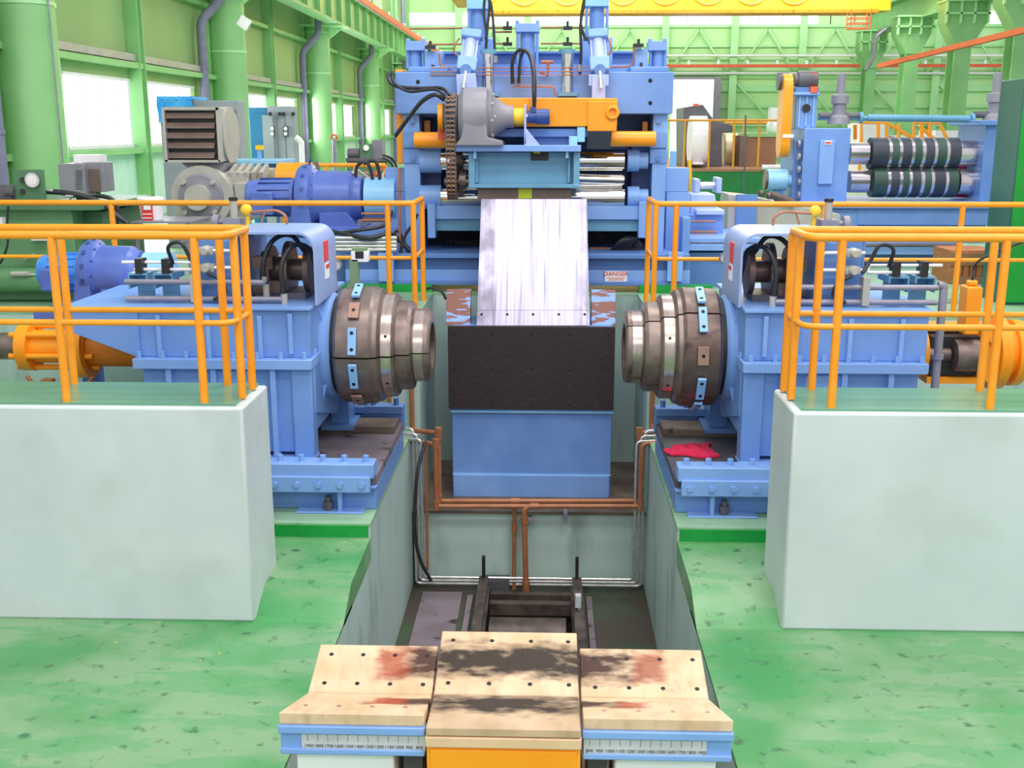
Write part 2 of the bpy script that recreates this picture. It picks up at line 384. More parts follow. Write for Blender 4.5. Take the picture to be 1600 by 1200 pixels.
# yellow chips on the green floor
def chips():
    m = MATS['floor_green']; n = m.node_tree.nodes; L = m.node_tree.links; b = n['Principled BSDF']
    src = b.inputs['Base Color'].links[0].from_socket; g = n.new('ShaderNodeNewGeometry')
    v = n.new('ShaderNodeTexVoronoi'); v.inputs['Scale'].default_value = 7; L.new(g.outputs['Position'], v.inputs[0])
    r = n.new('ShaderNodeValToRGB'); r.color_ramp.elements[0].position = .06; r.color_ramp.elements[1].position = .09
    r.color_ramp.elements[0].color = (1, 1, 1, 1); r.color_ramp.elements[1].color = (0, 0, 0, 1); L.new(v.outputs['Distance'], r.inputs[0])
    z = n.new('ShaderNodeTexNoise'); z.inputs['Scale'].default_value = .9; L.new(g.outputs['Position'], z.inputs[0])
    r2 = n.new('ShaderNodeValToRGB'); r2.color_ramp.elements[0].position = .56; r2.color_ramp.elements[1].position = .6; L.new(z.outputs[0], r2.inputs[0])
    mu = n.new('ShaderNodeMath'); mu.operation = 'MULTIPLY'; L.new(r.outputs[0], mu.inputs[0]); L.new(r2.outputs[0], mu.inputs[1])
    # worn, wavy bright patches
    z2 = n.new('ShaderNodeTexNoise'); z2.inputs['Scale'].default_value = 2.2; z2.inputs['Detail'].default_value = 10; z2.inputs['Roughness'].default_value = .65
    mp = n.new('ShaderNodeMapping'); mp.inputs['Scale'].default_value = (.5, 1.6, 1); L.new(g.outputs['Position'], mp.inputs[0]); L.new(mp.outputs[0], z2.inputs[0])
    r3 = n.new('ShaderNodeValToRGB'); r3.color_ramp.elements[0].position = .5; r3.color_ramp.elements[1].position = .54; L.new(z2.outputs[0], r3.inputs[0])
    mz = n.new('ShaderNodeMath'); mz.operation = 'MULTIPLY'; mz.inputs[1].default_value = .42; L.new(r3.outputs[0], mz.inputs[0])
    m0 = n.new('ShaderNodeMix'); m0.data_type = 'RGBA'; L.new(mz.outputs[0], m0.inputs[0]); L.new(src, m0.inputs[6]); m0.inputs[7].default_value = lin('3F9A58')
    mx = n.new('ShaderNodeMix'); mx.data_type = 'RGBA'; L.new(mu.outputs[0], mx.inputs[0]); L.new(m0.outputs[2], mx.inputs[6]); mx.inputs[7].default_value = lin('E8C040')
    L.new(mx.outputs[2], b.inputs['Base Color'])
chips()
CX = -.18
# ------------------------------------------------------------------ the setting: floors, pits
mb = MB().box(-16, -1.5, -2, 7.8, -.03, 0).box(1.12, 16, -2, 7.8, -.03, 0).box(-1.5, 1.12, -2, 4.2, -.03, 0)
struct('floor', mb, 'floor_green')
mb = MB()
for a, b in ((-16, -1.5), (1.12, 16)): mb.prism([(7.45, 0), (7.8, .17), (8.75, .18), (8.75, -.03), (7.45, -.03)], 'x', a, b)
struct('floor', mb, 'floor_green')
mb = MB().box(-16, -1.5, 8.75, 11.8, .26, .3).box(1.12, 16, 8.75, 11.8, .26, .3)
struct('floor', mb, 'pale_green')
mb = MB().box(-16, -1.52, 8.735, 8.75, .18, .285).box(1.14, 16, 8.735, 8.75, .18, .285)
struct('trim_1', mb, 'kerb_green')
mb = MB()
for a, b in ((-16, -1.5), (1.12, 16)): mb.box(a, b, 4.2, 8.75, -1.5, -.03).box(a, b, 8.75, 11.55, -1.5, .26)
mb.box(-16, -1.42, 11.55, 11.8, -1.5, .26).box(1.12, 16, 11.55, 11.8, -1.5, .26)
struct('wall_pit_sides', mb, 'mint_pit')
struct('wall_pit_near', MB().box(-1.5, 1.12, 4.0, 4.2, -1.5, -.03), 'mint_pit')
mb = MB().box(-1.5, -.75, 4.2, 11.55, -1.6, -1.45).box(.42, 1.12, 4.2, 11.55, -1.6, -1.45).box(-.75, .42, 11.3, 11.55, -1.6, -1.45).box(-.75, .42, 4.2, 11.3, -2.1, -2.0)
struct('floor', mb, 'pit_dark')
struct('wall_trench', MB().box(-.80, -.75, 4.2, 11.3, -2.1, -1.6).box(.42, .47, 4.2, 11.3, -2.1, -1.6).box(-.80, .47, 11.3, 11.35, -2.1, -1.6).box(-.80, .47, 4.1, 4.2, -2.1, -1.6), 'pit_dark')
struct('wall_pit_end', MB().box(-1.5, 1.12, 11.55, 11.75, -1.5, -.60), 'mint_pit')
struct('floor', MB().box(-1.46, 1.12, 11.5, 13.6, -.60, -.57), 'ledge_dirt')
# raised level behind the pit (its edges are painted mint)
mb = MB().box(-40, -1.42, 11.8, 13.4, -.6, 1.57).box(1.12, 40, 11.8, 13.4, -.6, 1.57).box(-40, 40, 13.4, 80, -.6, 1.57)
struct('wall_platform', mb, 'mint_pit')
mb = MB().box(-40, -1.42, 11.8, 13.4, 1.57, 1.60).box(1.12, 40, 11.8, 13.4, 1.57, 1.60).box(-40, 40, 13.4, 80, 1.57, 1.60)
struct('floor', mb, 'pale_green')
struct('trim_2', MB().box(-3.2, -1.44, 13.47, 13.6, 1.60, 1.70).box(1.14, 2.05, 13.47, 13.6, 1.60, 1.70), 'kerb_green')
# low concrete platforms in front of the uncoilers
for x0, x1, side in ((-9, -2.17, 'left'), (1.74, 9, 'right')):
    t = thing('concrete_platform', 'pale concrete block with green painted top, on the %s of the pit' % side, 'concrete platform', ((x0 + x1) / 2, 7.8, 0))
    build('body', MB().box(x0, x1, 7.45, 8.17, 0, 1.655), 'mint', t, .02)
    ed = .06
    build('top_surface', MB().box(x0 + (ed if side == 'right' else 0), x1 - (ed if side == 'left' else 0), 7.5, 8.165, 1.655, 1.67), 'top_green', t)
# ------------------------------------------------------------------ coil saddle in the foreground
def pad(x0, x1, prof, m, t, holes, bev=.006):
    """a sloping wooden plate: prof = (y, z) outline in section"""
    o = build('wooden_pad', MB().prism(prof, 'x', x0, x1), m, t, bev)
    h = MB()
    for hx, hy, hz, nrm in holes: h.cyl(Vector((hx, hy, hz)) - Vector(nrm) * .004, Vector((hx, hy, hz)) + Vector(nrm) * .0012, .0115, n=10)
    if holes: build('screw_hole', h, 'hole', o)
    return o
def zrow(y0, z0, y1, z1, y): return z0 + (z1 - z0) * (y - y0) / (y1 - y0)
def saddle_wing(sgn, x0, x1, xin, label, mb_, mf, ymid, nums):
    t = thing('saddle_wing', label, 'coil saddle', ((x0 + x1) / 2, 4.78, 0), 'wings of the coil saddle')
    zf, zv, zb = 1.005, .925, 1.02; yf, yv, yb = 4.45, 4.78, 5.10
    n2 = Vector((0, -(zb - zv), yb - yv)).normalized(); n1 = Vector((0, zv - zf, -(yv - yf))).normalized() * -1
    xs = [x0 + .05 + (x1 - x0 - .1) * i / 3 for i in range(4)]
    back = [(yv, zv), (yb, zb), (yb, zb - .05), (yv, zv - .05)]
    if sgn < 0: xa, xb = x0 + .06, x1
    else: xa, xb = x0, x1 - .06
    holes = [(x, y, zrow(yv, zv, yb, zb, y), n2) for y in (4.84, 5.03) for x in [xa + .07 + (xb - xa - .12) * i / 3 for i in range(4)]]
    pad(xa, xb, back, mb_, t, holes)
    fr = [(yf, zf), (yv - .004, zv), (yv - .004, zv - .05), (yf, zf - .06)]
    pb_ = MB(); o3 = .06
    pb_.prism(fr, 'x', x0 if sgn < 0 else x0, x1)
    for v in pb_.v:                       # outer end tapers in towards the valley
        if v.y > 4.6 and ((sgn < 0 and v.x < x0 + .01) or (sgn > 0 and v.x > x1 - .01)): v.x += -sgn * o3
    o = build('wooden_pad', pb_, mf, t, .006)
    h = MB()
    for x in [x0 + .1 + (x1 - x0 - .2) * i / 3 for i in range(4)]: h.cyl((x, 4.56, .9738), (x, 4.56, .9802), .011, n=10)
    build('screw_hole', h, 'pad_brown', o)
    # blue beam that carries the pads
    b = build('support_beam', MB().box(x0, x1, 4.46, 4.52, .80, .945).box(x0 + .10, x1 - .10, 4.52, 5.06, .80, .86).box(x0 - .004, x1 + .004, 4.435, 4.50, .905, .945).box(x0, x1, 4.445, 4.47, .795, .825), 'blue', t, .006)
    build('rib', MB().box(x0 + .1, x0 + .13, 4.52, 5.05, .86, .92).box(x1 - .13, x1 - .1, 4.52, 5.05, .86, .92), 'blue', t)
    # engraved measuring plate
    px0, px1 = (x0 + .10, x1 + .002) if sgn < 0 else (x0 + .004, x1 - .115)
    p = build('measuring_plate', MB().box(px0, px1, 4.452, 4.46, .815, .908), 'scale_plate', t)
    q = MB(); k = len(nums)
    a = px0 + (.028 if sgn < 0 else .026); b2 = px1 - (.03 if sgn < 0 else .022)
    for i, nn in enumerate(nums):
        x = a + (b2 - a) * i / (k - 1); q.box(x - .0008, x + .0008, 4.4508, 4.4525, .862, .905)
        q.text(nn, (x + (.004 if sgn < 0 else 0), 4.4508, .838), (1, 0, 0), (0, 0, 1), .022, .0006)
    build('numerals', q, 'ink', p, smooth=False)
    s = MB()
    for x in (px0 + .011, px1 - .011):
        for z in (.826, .898): s.cyl((x, 4.452, z), (x, 4.4475, z), .0045, n=10)
    build('screw', s, 'chrome', p)
    build('concrete_pedestal', MB().box(x0 + (.06 if sgn < 0 else .15), x1 - (.15 if sgn < 0 else .06), 4.5, 5.0, 0, .795), 'white', t, .012)
    build('stay', MB().box((x1 - .12) if sgn < 0 else x0 + .03, (x1 - .03) if sgn < 0 else x0 + .12, 4.6, 4.95, .2, .80), 'dark_grey', t)
n_ = [str(v) for v in range(1900, 700, -100)]
saddle_wing(-1, -1.211, -.545, -.5, 'left coil saddle wing, worn tan pads on a blue beam reading 1900 to 800', 'pad_left_back', 'pad_left_front', 4.8, n_)
saddle_wing(1, .178, .853, .2, 'right coil saddle wing, worn tan pads on a blue beam reading 800 to 1900', 'pad_right_back', 'pad_right_front', 4.8, n_[::-1])
t = thing('coil_car', 'orange coil car with burnt tan wooden pads between the two saddle wings', 'coil car', (-.18, 4.8, -1.45))
n2 = Vector((0, -.125, .42)).normalized()
yc = (4.40, 4.755, 5.20)
pad(-.533, .166, [(yc[1] + .004, .94), (yc[2], 1.055), (yc[2], 1.0), (yc[1] + .004, .885)], 'pad_centre_back', t,
    [(x, y, zrow(yc[1], .94, yc[2], 1.055, y), n2) for y in (4.83, 5.13) for x in (-.47, -.27, -.07, .12)])
pad(-.533, .166, [(yc[0], .972), (yc[1], .94), (yc[1], .89), (yc[0], .93)], 'pad_centre_front', t, [])
build('top_plate', MB().box(-.536, .169, 4.395, 5.20, .875, .925), 'tan', t, .004)
build('body', MB().box(-.533, .166, 4.41, 5.15, -.6, .875), 'orange', t, .012)
build('front_panel', MB().box(-.515, .148, 4.402, 4.41, -.3, .86), 'orange', t, .003)
build('chassis', MB().box(-.52, .15, 4.4, 5.3, -1.2, -.6), 'dark_grey', t, .01)
for x in (-.62, .28):
    for y in (4.6, 5.15): build('wheel', MB().cyl((x - .05, y, -1.26), (x + .05, y, -1.26), .12), 'pit_rail', t)
# ------------------------------------------------------------------ things in the pit
for x, nm in ((-.68, 'left'), (.35, 'right')):
    t = thing('pit_rail', 'dark steel rail along the %s side of the pit trench' % nm, 'rail', (x, 8, -1.45))
    build('rail_beam', MB().box(x - .07, x + .07, 4.25, 11.25, -1.45, -1.36).box(x - .03, x + .03, 4.25, 11.25, -1.36, -1.27).box(x - .05, x + .05, 4.25, 11.25, -1.27, -1.24), 'pit_rail', t)
    xs = x - .14 if nm == 'left' else x + .13
    build('side_plate', MB().box(xs - .03, xs + .03, 4.25, 11.1, -1.45, -1.40), 'pit_grey', t)
    build('end_stop', MB().box(x - .018, x + .018, 11.2, 11.26, -1.45, -1.0), 'black', t)
t = MB().box(-1.36, -.92, 7.0, 11.25, -1.45, -1.435)
tag(build('cover_plate', t, 'pit_grey'), 'grey steel cover plate lying on the pit floor beside the left rail', 'plate')
t = thing('cross_frame', 'oily dark steel frame crossing the pit trench between the rails', 'frame', (-.16, 10.2, -1.45))
mb = MB(); mb.lathe((-.58, 10.5, -1.74), (1, 0, 0), [(0, .30), (0, .33), (.80, .33), (.80, .30)], 16, -.7, .9)
build('curved_plate', mb, 'pit_rail', t)
build('cross_beam', MB().box(-.6, .28, 10.92, 11.02, -1.55, -1.42).box(-.6, .28, 11.12, 11.2, -1.5, -1.40), 'pit_rail', t)
build('channel', MB().box(-.5, -.42, 7, 9.6, -2.0, -1.7).box(-.2, -.1, 7, 9.6, -2.0, -1.75).box(.0, .1, 7, 9.6, -2.0, -1.75), 'pit_rail', t)
mb = MB().pb(899, 932, 908, 950, 10.4, .08).cyl(at(905, 950, 10.42), at(906, 962, 10.42), .012)
tag(build('limit_switch', mb, 'scale_plate'), 'small grey limit switch beside the right pit rail', 'switch')
tag(build('junction_box', MB().box(-.68, -.40, 11.32, 11.5, -1.45, -1.33).tube([(-.4, 11.45, -1.38), (0, 11.4, -1.40), (.5, 11.45, -1.42)], .015, spline=True), 'dark_grey'), 'small grey box at the foot of the pit end wall', 'box')
# ------------------------------------------------------------------ pipes around the pit end
def pipe(name, label, m, paths, r, fit=(), group=None, fil=.05, cat='pipe'):
    mb = MB()
    for p in paths: mb.tube(p, r, 12, fil=fil)
    o = build(name, mb, m); tag(o, label, cat, group)
    if fit:
        f = MB()
        for a, b in fit: f.cyl(a, b, r * 1.35, n=12)
        build('fitting', f, m, o)
    return o
yL = 11.46
def P_(x, y, Y=yL): return at(x, y, Y)
a = P_(642, 560, 11.7); 
pipe('copper_pipe', 'copper coloured pipe running along the pit ledge, upper of the pair', 'copper',
     [[(-1.50, 11.72, 1.3), (-1.50, 11.72, P_(642, 677, 11.6).z), P_(685, 677, 11.4), P_(686, 783, 11.4), P_(996, 783, 11.4), P_(999, 676, 11.4), (1.17, 11.45, P_(999, 676).z), (1.17, 11.72, P_(999, 676).z), (1.17, 11.72, 1.3)]],
     .028, [(P_(685, 668, 11.4), P_(685, 688, 11.4)), (P_(686, 772, 11.4), P_(686, 790, 11.4)), (P_(996, 772, 11.4), P_(996, 790, 11.4)), (P_(798, 783, 11.4), P_(812, 783, 11.4)), (P_(999, 668, 11.4), P_(999, 686, 11.4))])
pipe('copper_pipe', 'copper coloured pipe along the ledge edge, lower of the pair', 'copper',
     [[(-1.75, 11.72, 1.3), (-1.75, 11.72, P_(642, 694, 11.5).z), P_(680, 694, 11.3), P_(682, 791, 11.3), P_(1000, 791, 11.3), P_(1004, 694, 11.3), (1.22, 11.36, P_(1004, 694, 11.3).z)]],
     .026, [(P_(681, 686, 11.3), P_(681, 700, 11.3)), (P_(682, 782, 11.3), P_(682, 797, 11.3)), (P_(1000, 782, 11.3), P_(1000, 797, 11.3)), (P_(828, 791, 11.3), P_(842, 791, 11.3))])
pipe('copper_pipe', 'thin copper coloured pipe hanging down the pit end wall left of centre', 'copper', [[P_(804, 786, 11.40), P_(803, 930, 11.40)]], .024,
     [(P_(804, 822, 11.40), P_(803, 832, 11.40)), (P_(803, 912, 11.40), P_(803, 926, 11.40))])
pipe('copper_pipe', 'thick copper coloured pipe with a fitting down the pit end wall right of centre', 'copper', [[P_(826, 791, 11.3), P_(819, 796, 11.28), P_(822, 925, 11.28)]], .031,
     [(P_(819, 806, 11.28), P_(820, 818, 11.28)), (P_(822, 908, 11.28), P_(822, 926, 11.28))])
pipe('copper_pipe', 'thin copper pipe rising in the left corner of the pit end', 'copper', [[P_(666, 690, 11.3), P_(668, 890, 11.3)]], .016)
for nm, x, z in (('left', -.20, -.64), ('right', .22, -.62)):
    tag(build('pipe_clamp', MB().box(x - .05 if nm == 'left' else x - .02, x + .05 if nm == 'left' else x + .02, 11.34, 11.55, z - .02, z + (.01 if nm == 'left' else .07)), 'grey_pipe'), 'grey clamp holding the copper pipes on the ledge, %s of the two' % nm, 'clamp')
for i, (nm, dx, dz, r) in enumerate((('outermost', 0, 0, .019), ('middle', .045, .05, .017), ('innermost', .09, .10, .017))):
    zt = .40 - i * .05
    pipe('steel_pipe', 'bright steel pipe framing the pit end in a U, %s of three' % nm, 'steel_pipe',
         [[(-1.60, 11.44 - i * .03, zt), (-1.45 + dx, 11.40 - i * .03, zt), (-1.45 + dx, 11.40 - i * .03, -1.40 + dz), (1.07 - dx, 11.40 - i * .03, -1.40 + dz), (1.07 - dx, 11.40 - i * .03, zt), (1.25, 11.44 - i * .03, zt)]], r, group='steel pipes around the pit end')
pipe('hydraulic_hose', 'black hose looping down the left pit wall to the floor', 'rubber', [[]], .02) if False else tag(build('hydraulic_hose', MB().tube([P_(665, 690, 11.2), P_(652, 740, 11.0), P_(648, 820, 10.95), P_(655, 870, 11.0), P_(673, 907, 11.2)], .02, spline=True), 'rubber'), 'black hose looping down the left pit wall to the floor', 'hose')
# ------------------------------------------------------------------ guardrails
def guard(label, posts, top, mid, z0, r=.03, group=None, rm=.022):
    t = thing('guardrail', label, 'guardrail', (posts[0][0], posts[0][1], z0), 'orange guardrails')
    build('top_rail', MB().tube(top, r, 12, fil=.10), 'rail_orange', t)
    build('middle_rail', MB().tube(mid, rm, 12, fil=.12), 'rail_orange', t)
    for x, y in posts:
        zt = top[0][2]
        p = MB().cyl((x, y, z0), (x, y, zt - r * .5), r, n=14); build('post', p, 'rail_orange', t)
    return t
z0, zt, zm = 1.67, 2.87, 2.25
guard('orange tube guardrail on the left concrete platform', [(-3.48, 7.55), (-2.47, 7.55), (-3.66, 8.1), (-2.46, 8.1), (-2.235, 7.70), (-2.235, 7.98), (-4.7, 7.55), (-5.4, 8.1)],
      [(-8, 7.55, zt), (-2.235, 7.55, zt), (-2.235, 8.1, zt), (-8, 8.1, zt)], [(-8, 7.55, zm), (-2.235, 7.55, zm), (-2.235, 8.1, zm), (-8, 8.1, zm)], z0)
guard('orange tube guardrail on the right concrete platform', [(1.79, 8.05), (1.79, 7.80), (2.02, 7.55), (2.01, 8.1), (3.27, 8.1), (3.13, 7.55), (4.6, 7.55), (5.0, 8.1)],
      [(8, 7.55, zt), (1.79, 7.55, zt), (1.79, 8.1, zt), (8, 8.1, zt)], [(8, 7.55, zm), (1.79, 7.55, zm), (1.79, 8.1, zm), (8, 8.1, zm)], z0)
z0, zt, zm = 1.60, 2.80, 2.205
guard('orange tube guardrail behind the left drum, by the straightener', [(-1.75, 11.95), (-1.47, 11.95), (-1.47, 12.8), (-3.3, 11.95), (-4.8, 11.95), (-6.4, 11.95)],
      [(-9, 11.95, zt), (-1.47, 11.95, zt), (-1.47, 12.8, zt)], [(-9, 11.95, zm), (-1.47, 11.95, zm), (-1.47, 12.8, zm)], z0, .031)
guard('orange tube guardrail behind the right drum, by the straightener', [(1.39, 11.95), (1.17, 11.95), (1.17, 12.8), (2.98, 11.95), (4.45, 11.95), (6.2, 11.95)],
      [(9, 11.95, zt), (1.17, 11.95, zt), (1.17, 12.8, zt)], [(9, 11.95, zm), (1.17, 11.95, zm), (1.17, 12.8, zm)], z0, .031)
# ------------------------------------------------------------------ the two uncoilers (right one mirrored)
def bolts(mb, pts, d, r, h):
    for p in pts: mb.cyl(p, Vector(p) + Vector(d) * h, r, n=6)
    return mb
def uncoiler(side):
    global MIR
    MIR = None if side == 'left' else CX
    t = thing('uncoiler', 'blue uncoiler with a stepped steel drum, on the %s side of the pit' % side, 'uncoiler', (-2.6, 10.15, .3), 'uncoilers')
    YA, ZA = 10.15, 1.585
    # slide base and clamps
    b = build('slide_base', MB().box(-4.6, -1.50, 9.12, 10.98, .30, .50).box(-4.6, -1.49, 9.06, 11.0, .50, .53), 'blue_body', t, .01)
    build('deck', MB().box(-4.6, -1.49, 9.12, 10.9, .53, .62), 'dark_grey' if side == 'right' else 'pit_grey', t, .005)
    build('slide_way', MB().box(-4.6, -1.52, 10.45, 10.8, .62, .69), 'ledge_dirt', t, .005)
    c = build('clamp_bar', MB().box(-4.6, -1.50, 9.0, 9.20, .62, .75).box(-4.6, -1.53, 8.97, 9.02, .50, .645), 'blue', t, .008)
    q = MB(); bolts(q, [(-1.58 - .19 * i, 9.10, .75) for i in range(9)], (0, 0, 1), .027, .055); bolts(q, [(-1.60 - .19 * i, 8.97, .575) for i in range(9)], (0, -1, 0), .027, .03)
    build('bolt', q, 'blue', c)
    c = build('clamp_bar', MB().box(-4.6, -1.48, 10.84, 11.0, .72, .80).box(-4.6, -1.48, 10.9, 11.0, .53, .72), 'blue_body', t, .008)
    q = MB(); bolts(q, [(-1.56 - .24 * i, 10.92, .80) for i in range(3)], (0, 0, 1), .03, .07); build('bolt', q, 'blue_deep', c)
    build('base_rib', MB().box(-1.83, -1.79, 9.02, 9.12, .30, .50).box(-2.2, -1.6, 8.98, 9.12, .30, .315), 'blue', t, .006)
    build('anchor_nut', MB().cyl((-1.92, 9.06, .315), (-1.92, 9.06, .39), .045, n=6).cyl((-1.92, 9.06, .39), (-1.92, 9.06, .44), .025, n=10), 'dark_grey', t)
    # lower housing
    h = build('lower_housing', MB().box(-3.60, -2.12, 9.36, 9.42, .75, 1.53).box(-3.60, -2.10, 9.42, 10.9, .9, 1.53).box(-2.26, -2.08, 9.32, 9.50, .69, 1.53)
              .prism([(9.42, 1.53), (10.9, 1.53), (10.9, 1.1), (10.35, .85), (9.42, 1.1)], 'x', -2.10, -2.07), 'blue_body', t, .01)
    q = MB()
    for x in (-3.35, -2.95, -2.42): q.box(x - .025, x + .025, 9.29, 9.37, .72, 1.53)
    build('housing_rib', q, 'blue', h, .006)
    build('rear_leg', MB().prism([(10.45, 1.3), (10.95, 1.3), (10.95, .69), (10.5, .69)], 'x', -2.16, -1.98).box(-2.25, -1.92, 10.4, 10.98, .66, .71), 'blue_deep', t, .006)
    build('front_foot', MB().box(-2.95, -2.07, 9.18, 9.5, .69, .715), 'blue', t, .004)
    # upper housing with flange
    f = build('housing_flange', MB().box(-3.65, -2.06, 9.26, 10.98, 1.53, 1.62), 'blue', t, .006)
    q = MB(); bolts(q, [(-2.13 - .21 * i, 9.30, 1.62) for i in range(8)], (0, 0, 1), .022, .06); bolts(q, [(-2.08, 9.5 + .2 * i, 1.62) for i in range(2)], (0, 0, 1), .022, .05)
    build('bolt', q, 'blue', f)
    u = build('upper_housing', MB().box(-3.65, -2.08, 9.36, 10.9, 1.62, 2.05), 'blue_body', t, .01)
    if side == 'left': build('side_wing', MB().prism([(-4.25, 2.06), (-3.6, 2.06), (-3.6, 1.62), (-3.62, 1.62), (-4.25, 1.86)], 'y', 9.33, 9.40).box(-4.25, -3.65, 9.40, 10.9, 1.95, 2.05), 'blue_body', t, .004)
    build('top_plate', MB().box(-4.25 if side == 'left' else -3.68, -2.06, 9.31, 10.95, 2.05, 2.08), 'blue', u, .004)
    q = MB()
    for x in (-3.42, -2.98, -2.52): q.box(x - .02, x + .02, 9.32, 9.37, 1.62, 2.0)
    for x in (-2.25,): q.box(x - .02, x + .02, 9.32, 9.37, 1.66, 2.02)
    build('housing_rib', q, 'blue', u, .004)
    build('name_plate', MB().box(-2.95, -2.62, 9.35, 9.362, 1.38, 1.50), 'blue', h, .003)
    build('gusset', MB().prism([(-2.08, 1.62), (-1.98, 1.62), (-2.08, 2.0)], 'y', 9.75, 9.8).prism([(-2.08, 1.5), (-1.98, 1.5), (-2.08, 1.1)], 'y', 9.75, 9.8), 'blue', t)
    # bearing ring and spindle
    build('bearing_cover', MB().lathe((-2.09, YA, ZA), (1, 0, 0), [(0, .5), (.07, .5), (.10, .47), (.10, .3)], 48), 'blue', t)
    build('spindle', MB().lathe((-2.0, YA, ZA), (1, 0, 0), [(0, .45), (.05, .45), (.05, .40), (.14, .40)], 40), 'black', t)
    # drum: four jaws separated by slits
    prof = [(0, .30), (0, .51), (.03, .545), (.33, .56), (.36, .54), (.40, .535), (.42, .50), (.425, .49), (.53, .49), (.55, .47), (.555, .425), (.66, .425), (.69, .41), (.70, .345), (.84, .345), (.86, .33), (.86, .22)]
    a_off = math.radians(92) if side == 'left' else math.radians(46)
    g = math.radians(.9)
    for k in range(4):
        a0 = a_off + k * math.pi / 2 + g; a1 = a_off + (k + 1) * math.pi / 2 - g
        j = build('drum_jaw', MB().lathe((-1.95, YA, ZA), (1, 0, 0), prof, 18, a0, a1), 'drum_steel' if side == 'left' else 'drum_steel', t, ang=14)
        if side == 'right': build('dark_step_shell', MB().lathe((-1.95, YA, ZA), (1, 0, 0), [(.005, .515), (.005, .517), (.035, .551), (.33, .564), (.362, .545), (.362, .53), (.03, .54)], 18, a0, a1), 'drum_dark', j, ang=14)  # darker shell over the big step of the right drum
        bz = MB().lathe((-1.95, YA, ZA), (1, 0, 0), [(.435, .489), (.435, .4925), (.525, .4925), (.525, .489)], 18, a0, a1).lathe((-1.95, YA, ZA), (1, 0, 0), [(.715, .344), (.715, .348), (.80, .348), (.80, .344)], 18, a0, a1)
        build('polished_band', bz, 'drum_bright', j)
    build('drum_core', MB().lathe((-1.95, YA, ZA), (1, 0, 0), [(0, .30), (.80, .21), (.80, .10), (.74, .10), (.74, 0)], 32), 'drum_dark', t)
    q = MB()
    for k in range(8):
        a = k * math.pi / 4; q.box(-1.21, -1.14, YA + math.cos(a) * .17 - .03, YA + math.cos(a) * .17 + .03, ZA + math.sin(a) * .17 - .03, ZA + math.sin(a) * .17 + .03)
    build('end_wedge', q, 'black', t)
    # pads round the big step
    X0 = -1.95 + .19
    angs = [(-72, 'b'), (-44, 'n'), (-14, 'b'), (19, 'b'), (52, 'n'), (82, 'b')] if side == 'left' else [(-66, 'b'), (-36, 'b'), (-3, 'n'), (30, 'b'), (62, 'b'), (88, 'n')]
    for ang, kd in angs:
        a = math.radians(ang); dr = Vector((0, -math.cos(a), -math.sin(a))); tg = Vector((0, math.sin(a), -math.cos(a)))
        c0 = Vector((X0, YA, ZA)) + dr * (.562 if side == 'left' else .566)
        w2, l2, h2 = (.038, .125, .028) if kd == 'b' else (.05, .085, .022)
        pm = MB(); pm.bar(c0 - tg * l2 + dr * h2 * .5, c0 + tg * l2 + dr * h2 * .5, w2 * 2, h2, up=dr)
        p = build('wear_pad', pm, 'pad_blue' if kd == 'b' else 'pad_brown', t, .004)
        lab(p, 'small pale blue pad on the drum' if kd == 'b' else 'small brown pad on the drum')
        q = MB()
        for s_ in ((-1, 1) if kd == 'b' else (0,)):
            cc = c0 + tg * (l2 * .6 * s_) + dr * h2; q.cyl(cc - dr * .004, cc + dr * .0015, .017, n=12)
        build('bolt_hole', q, 'hole', p)
    q = MB()
    for ang in (35, -20, 75):
        a = math.radians(ang); dr = Vector((0, -math.cos(a), -math.sin(a)))
        c0 = Vector((-1.47, YA, ZA)) + dr * .4915; q.cyl(c0 - dr * .004, c0 + dr * .002, .014, n=10)
    build('bolt_hole', q, 'hole', t)
    # bent sheet guard over the rotary joint
    arc = [(-2.02, 2.08), (-2.02, 2.55)] + [(-2.17 + .15 * math.cos(i * math.pi / 12), 2.55 + .17 * math.sin(i * math.pi / 12)) for i in range(1, 7)] + [(-2.80, 2.72)]
    inn = [(-2.80, 2.70), (-2.17, 2.70)] + [(-2.17 + .13 * math.cos(i * math.pi / 12), 2.55 + .15 * math.sin(i * math.pi / 12)) for i in range(5, -1, -1)] + [(-2.04, 2.08)]
    hood = build('guard_hood', MB().prism(arc + inn, 'y', 9.42, 10.35), 'hood_paint', t)
    build('hood_window', MB().box(-2.03, -2.014, 9.78, 9.96, 2.42, 2.60), 'red', hood)
    wl = build('warning_label', MB().box(-2.02, -2.012, 9.80, 9.96, 2.26, 2.40), 'paper', hood)
    build('label_stripe', MB().box(-2.012, -2.010, 9.81, 9.95, 2.35, 2.39), 'red', wl)
    j = build('rotary_joint', MB().lathe((-2.62, 9.95, 2.33), (1, 0, 0), [(0, .17), (.05, .17), (.05, .22), (.10, .22), (.10, .12), (.22, .12), (.22, .26), (.27, .26), (.27, .10), (.40, .10), (.40, .21), (.45, .21)], 28).box(-2.66, -2.48, 9.72, 9.86, 2.36, 2.47).box(-2.66, -2.42, 9.72, 9.86, 2.14, 2.25), 'drum_dark', t)
    build('mounting_block', MB().box(-2.65, -2.2, 9.75, 10.2, 2.08, 2.14), 'dark_grey', j)
    for p_ in ([(-2.52, 9.62, 2.20), (-2.53, 9.60, 2.42), (-2.45, 9.66, 2.62), (-2.32, 9.8, 2.66), (-2.22, 9.9, 2.5)], [(-2.33, 9.5, 2.12), (-2.34, 9.48, 2.40), (-2.26, 9.55, 2.58), (-2.14, 9.7, 2.55), (-2.10, 9.85, 2.3)]):
        build('hose', MB().tube(p_, .022, 10, spline=True), 'rubber', t)
    q = MB().cyl((-2.52, 9.62, 2.10), (-2.52, 9.62, 2.24), .03).cyl((-2.33, 9.5, 2.08), (-2.33, 9.5, 2.17), .028)
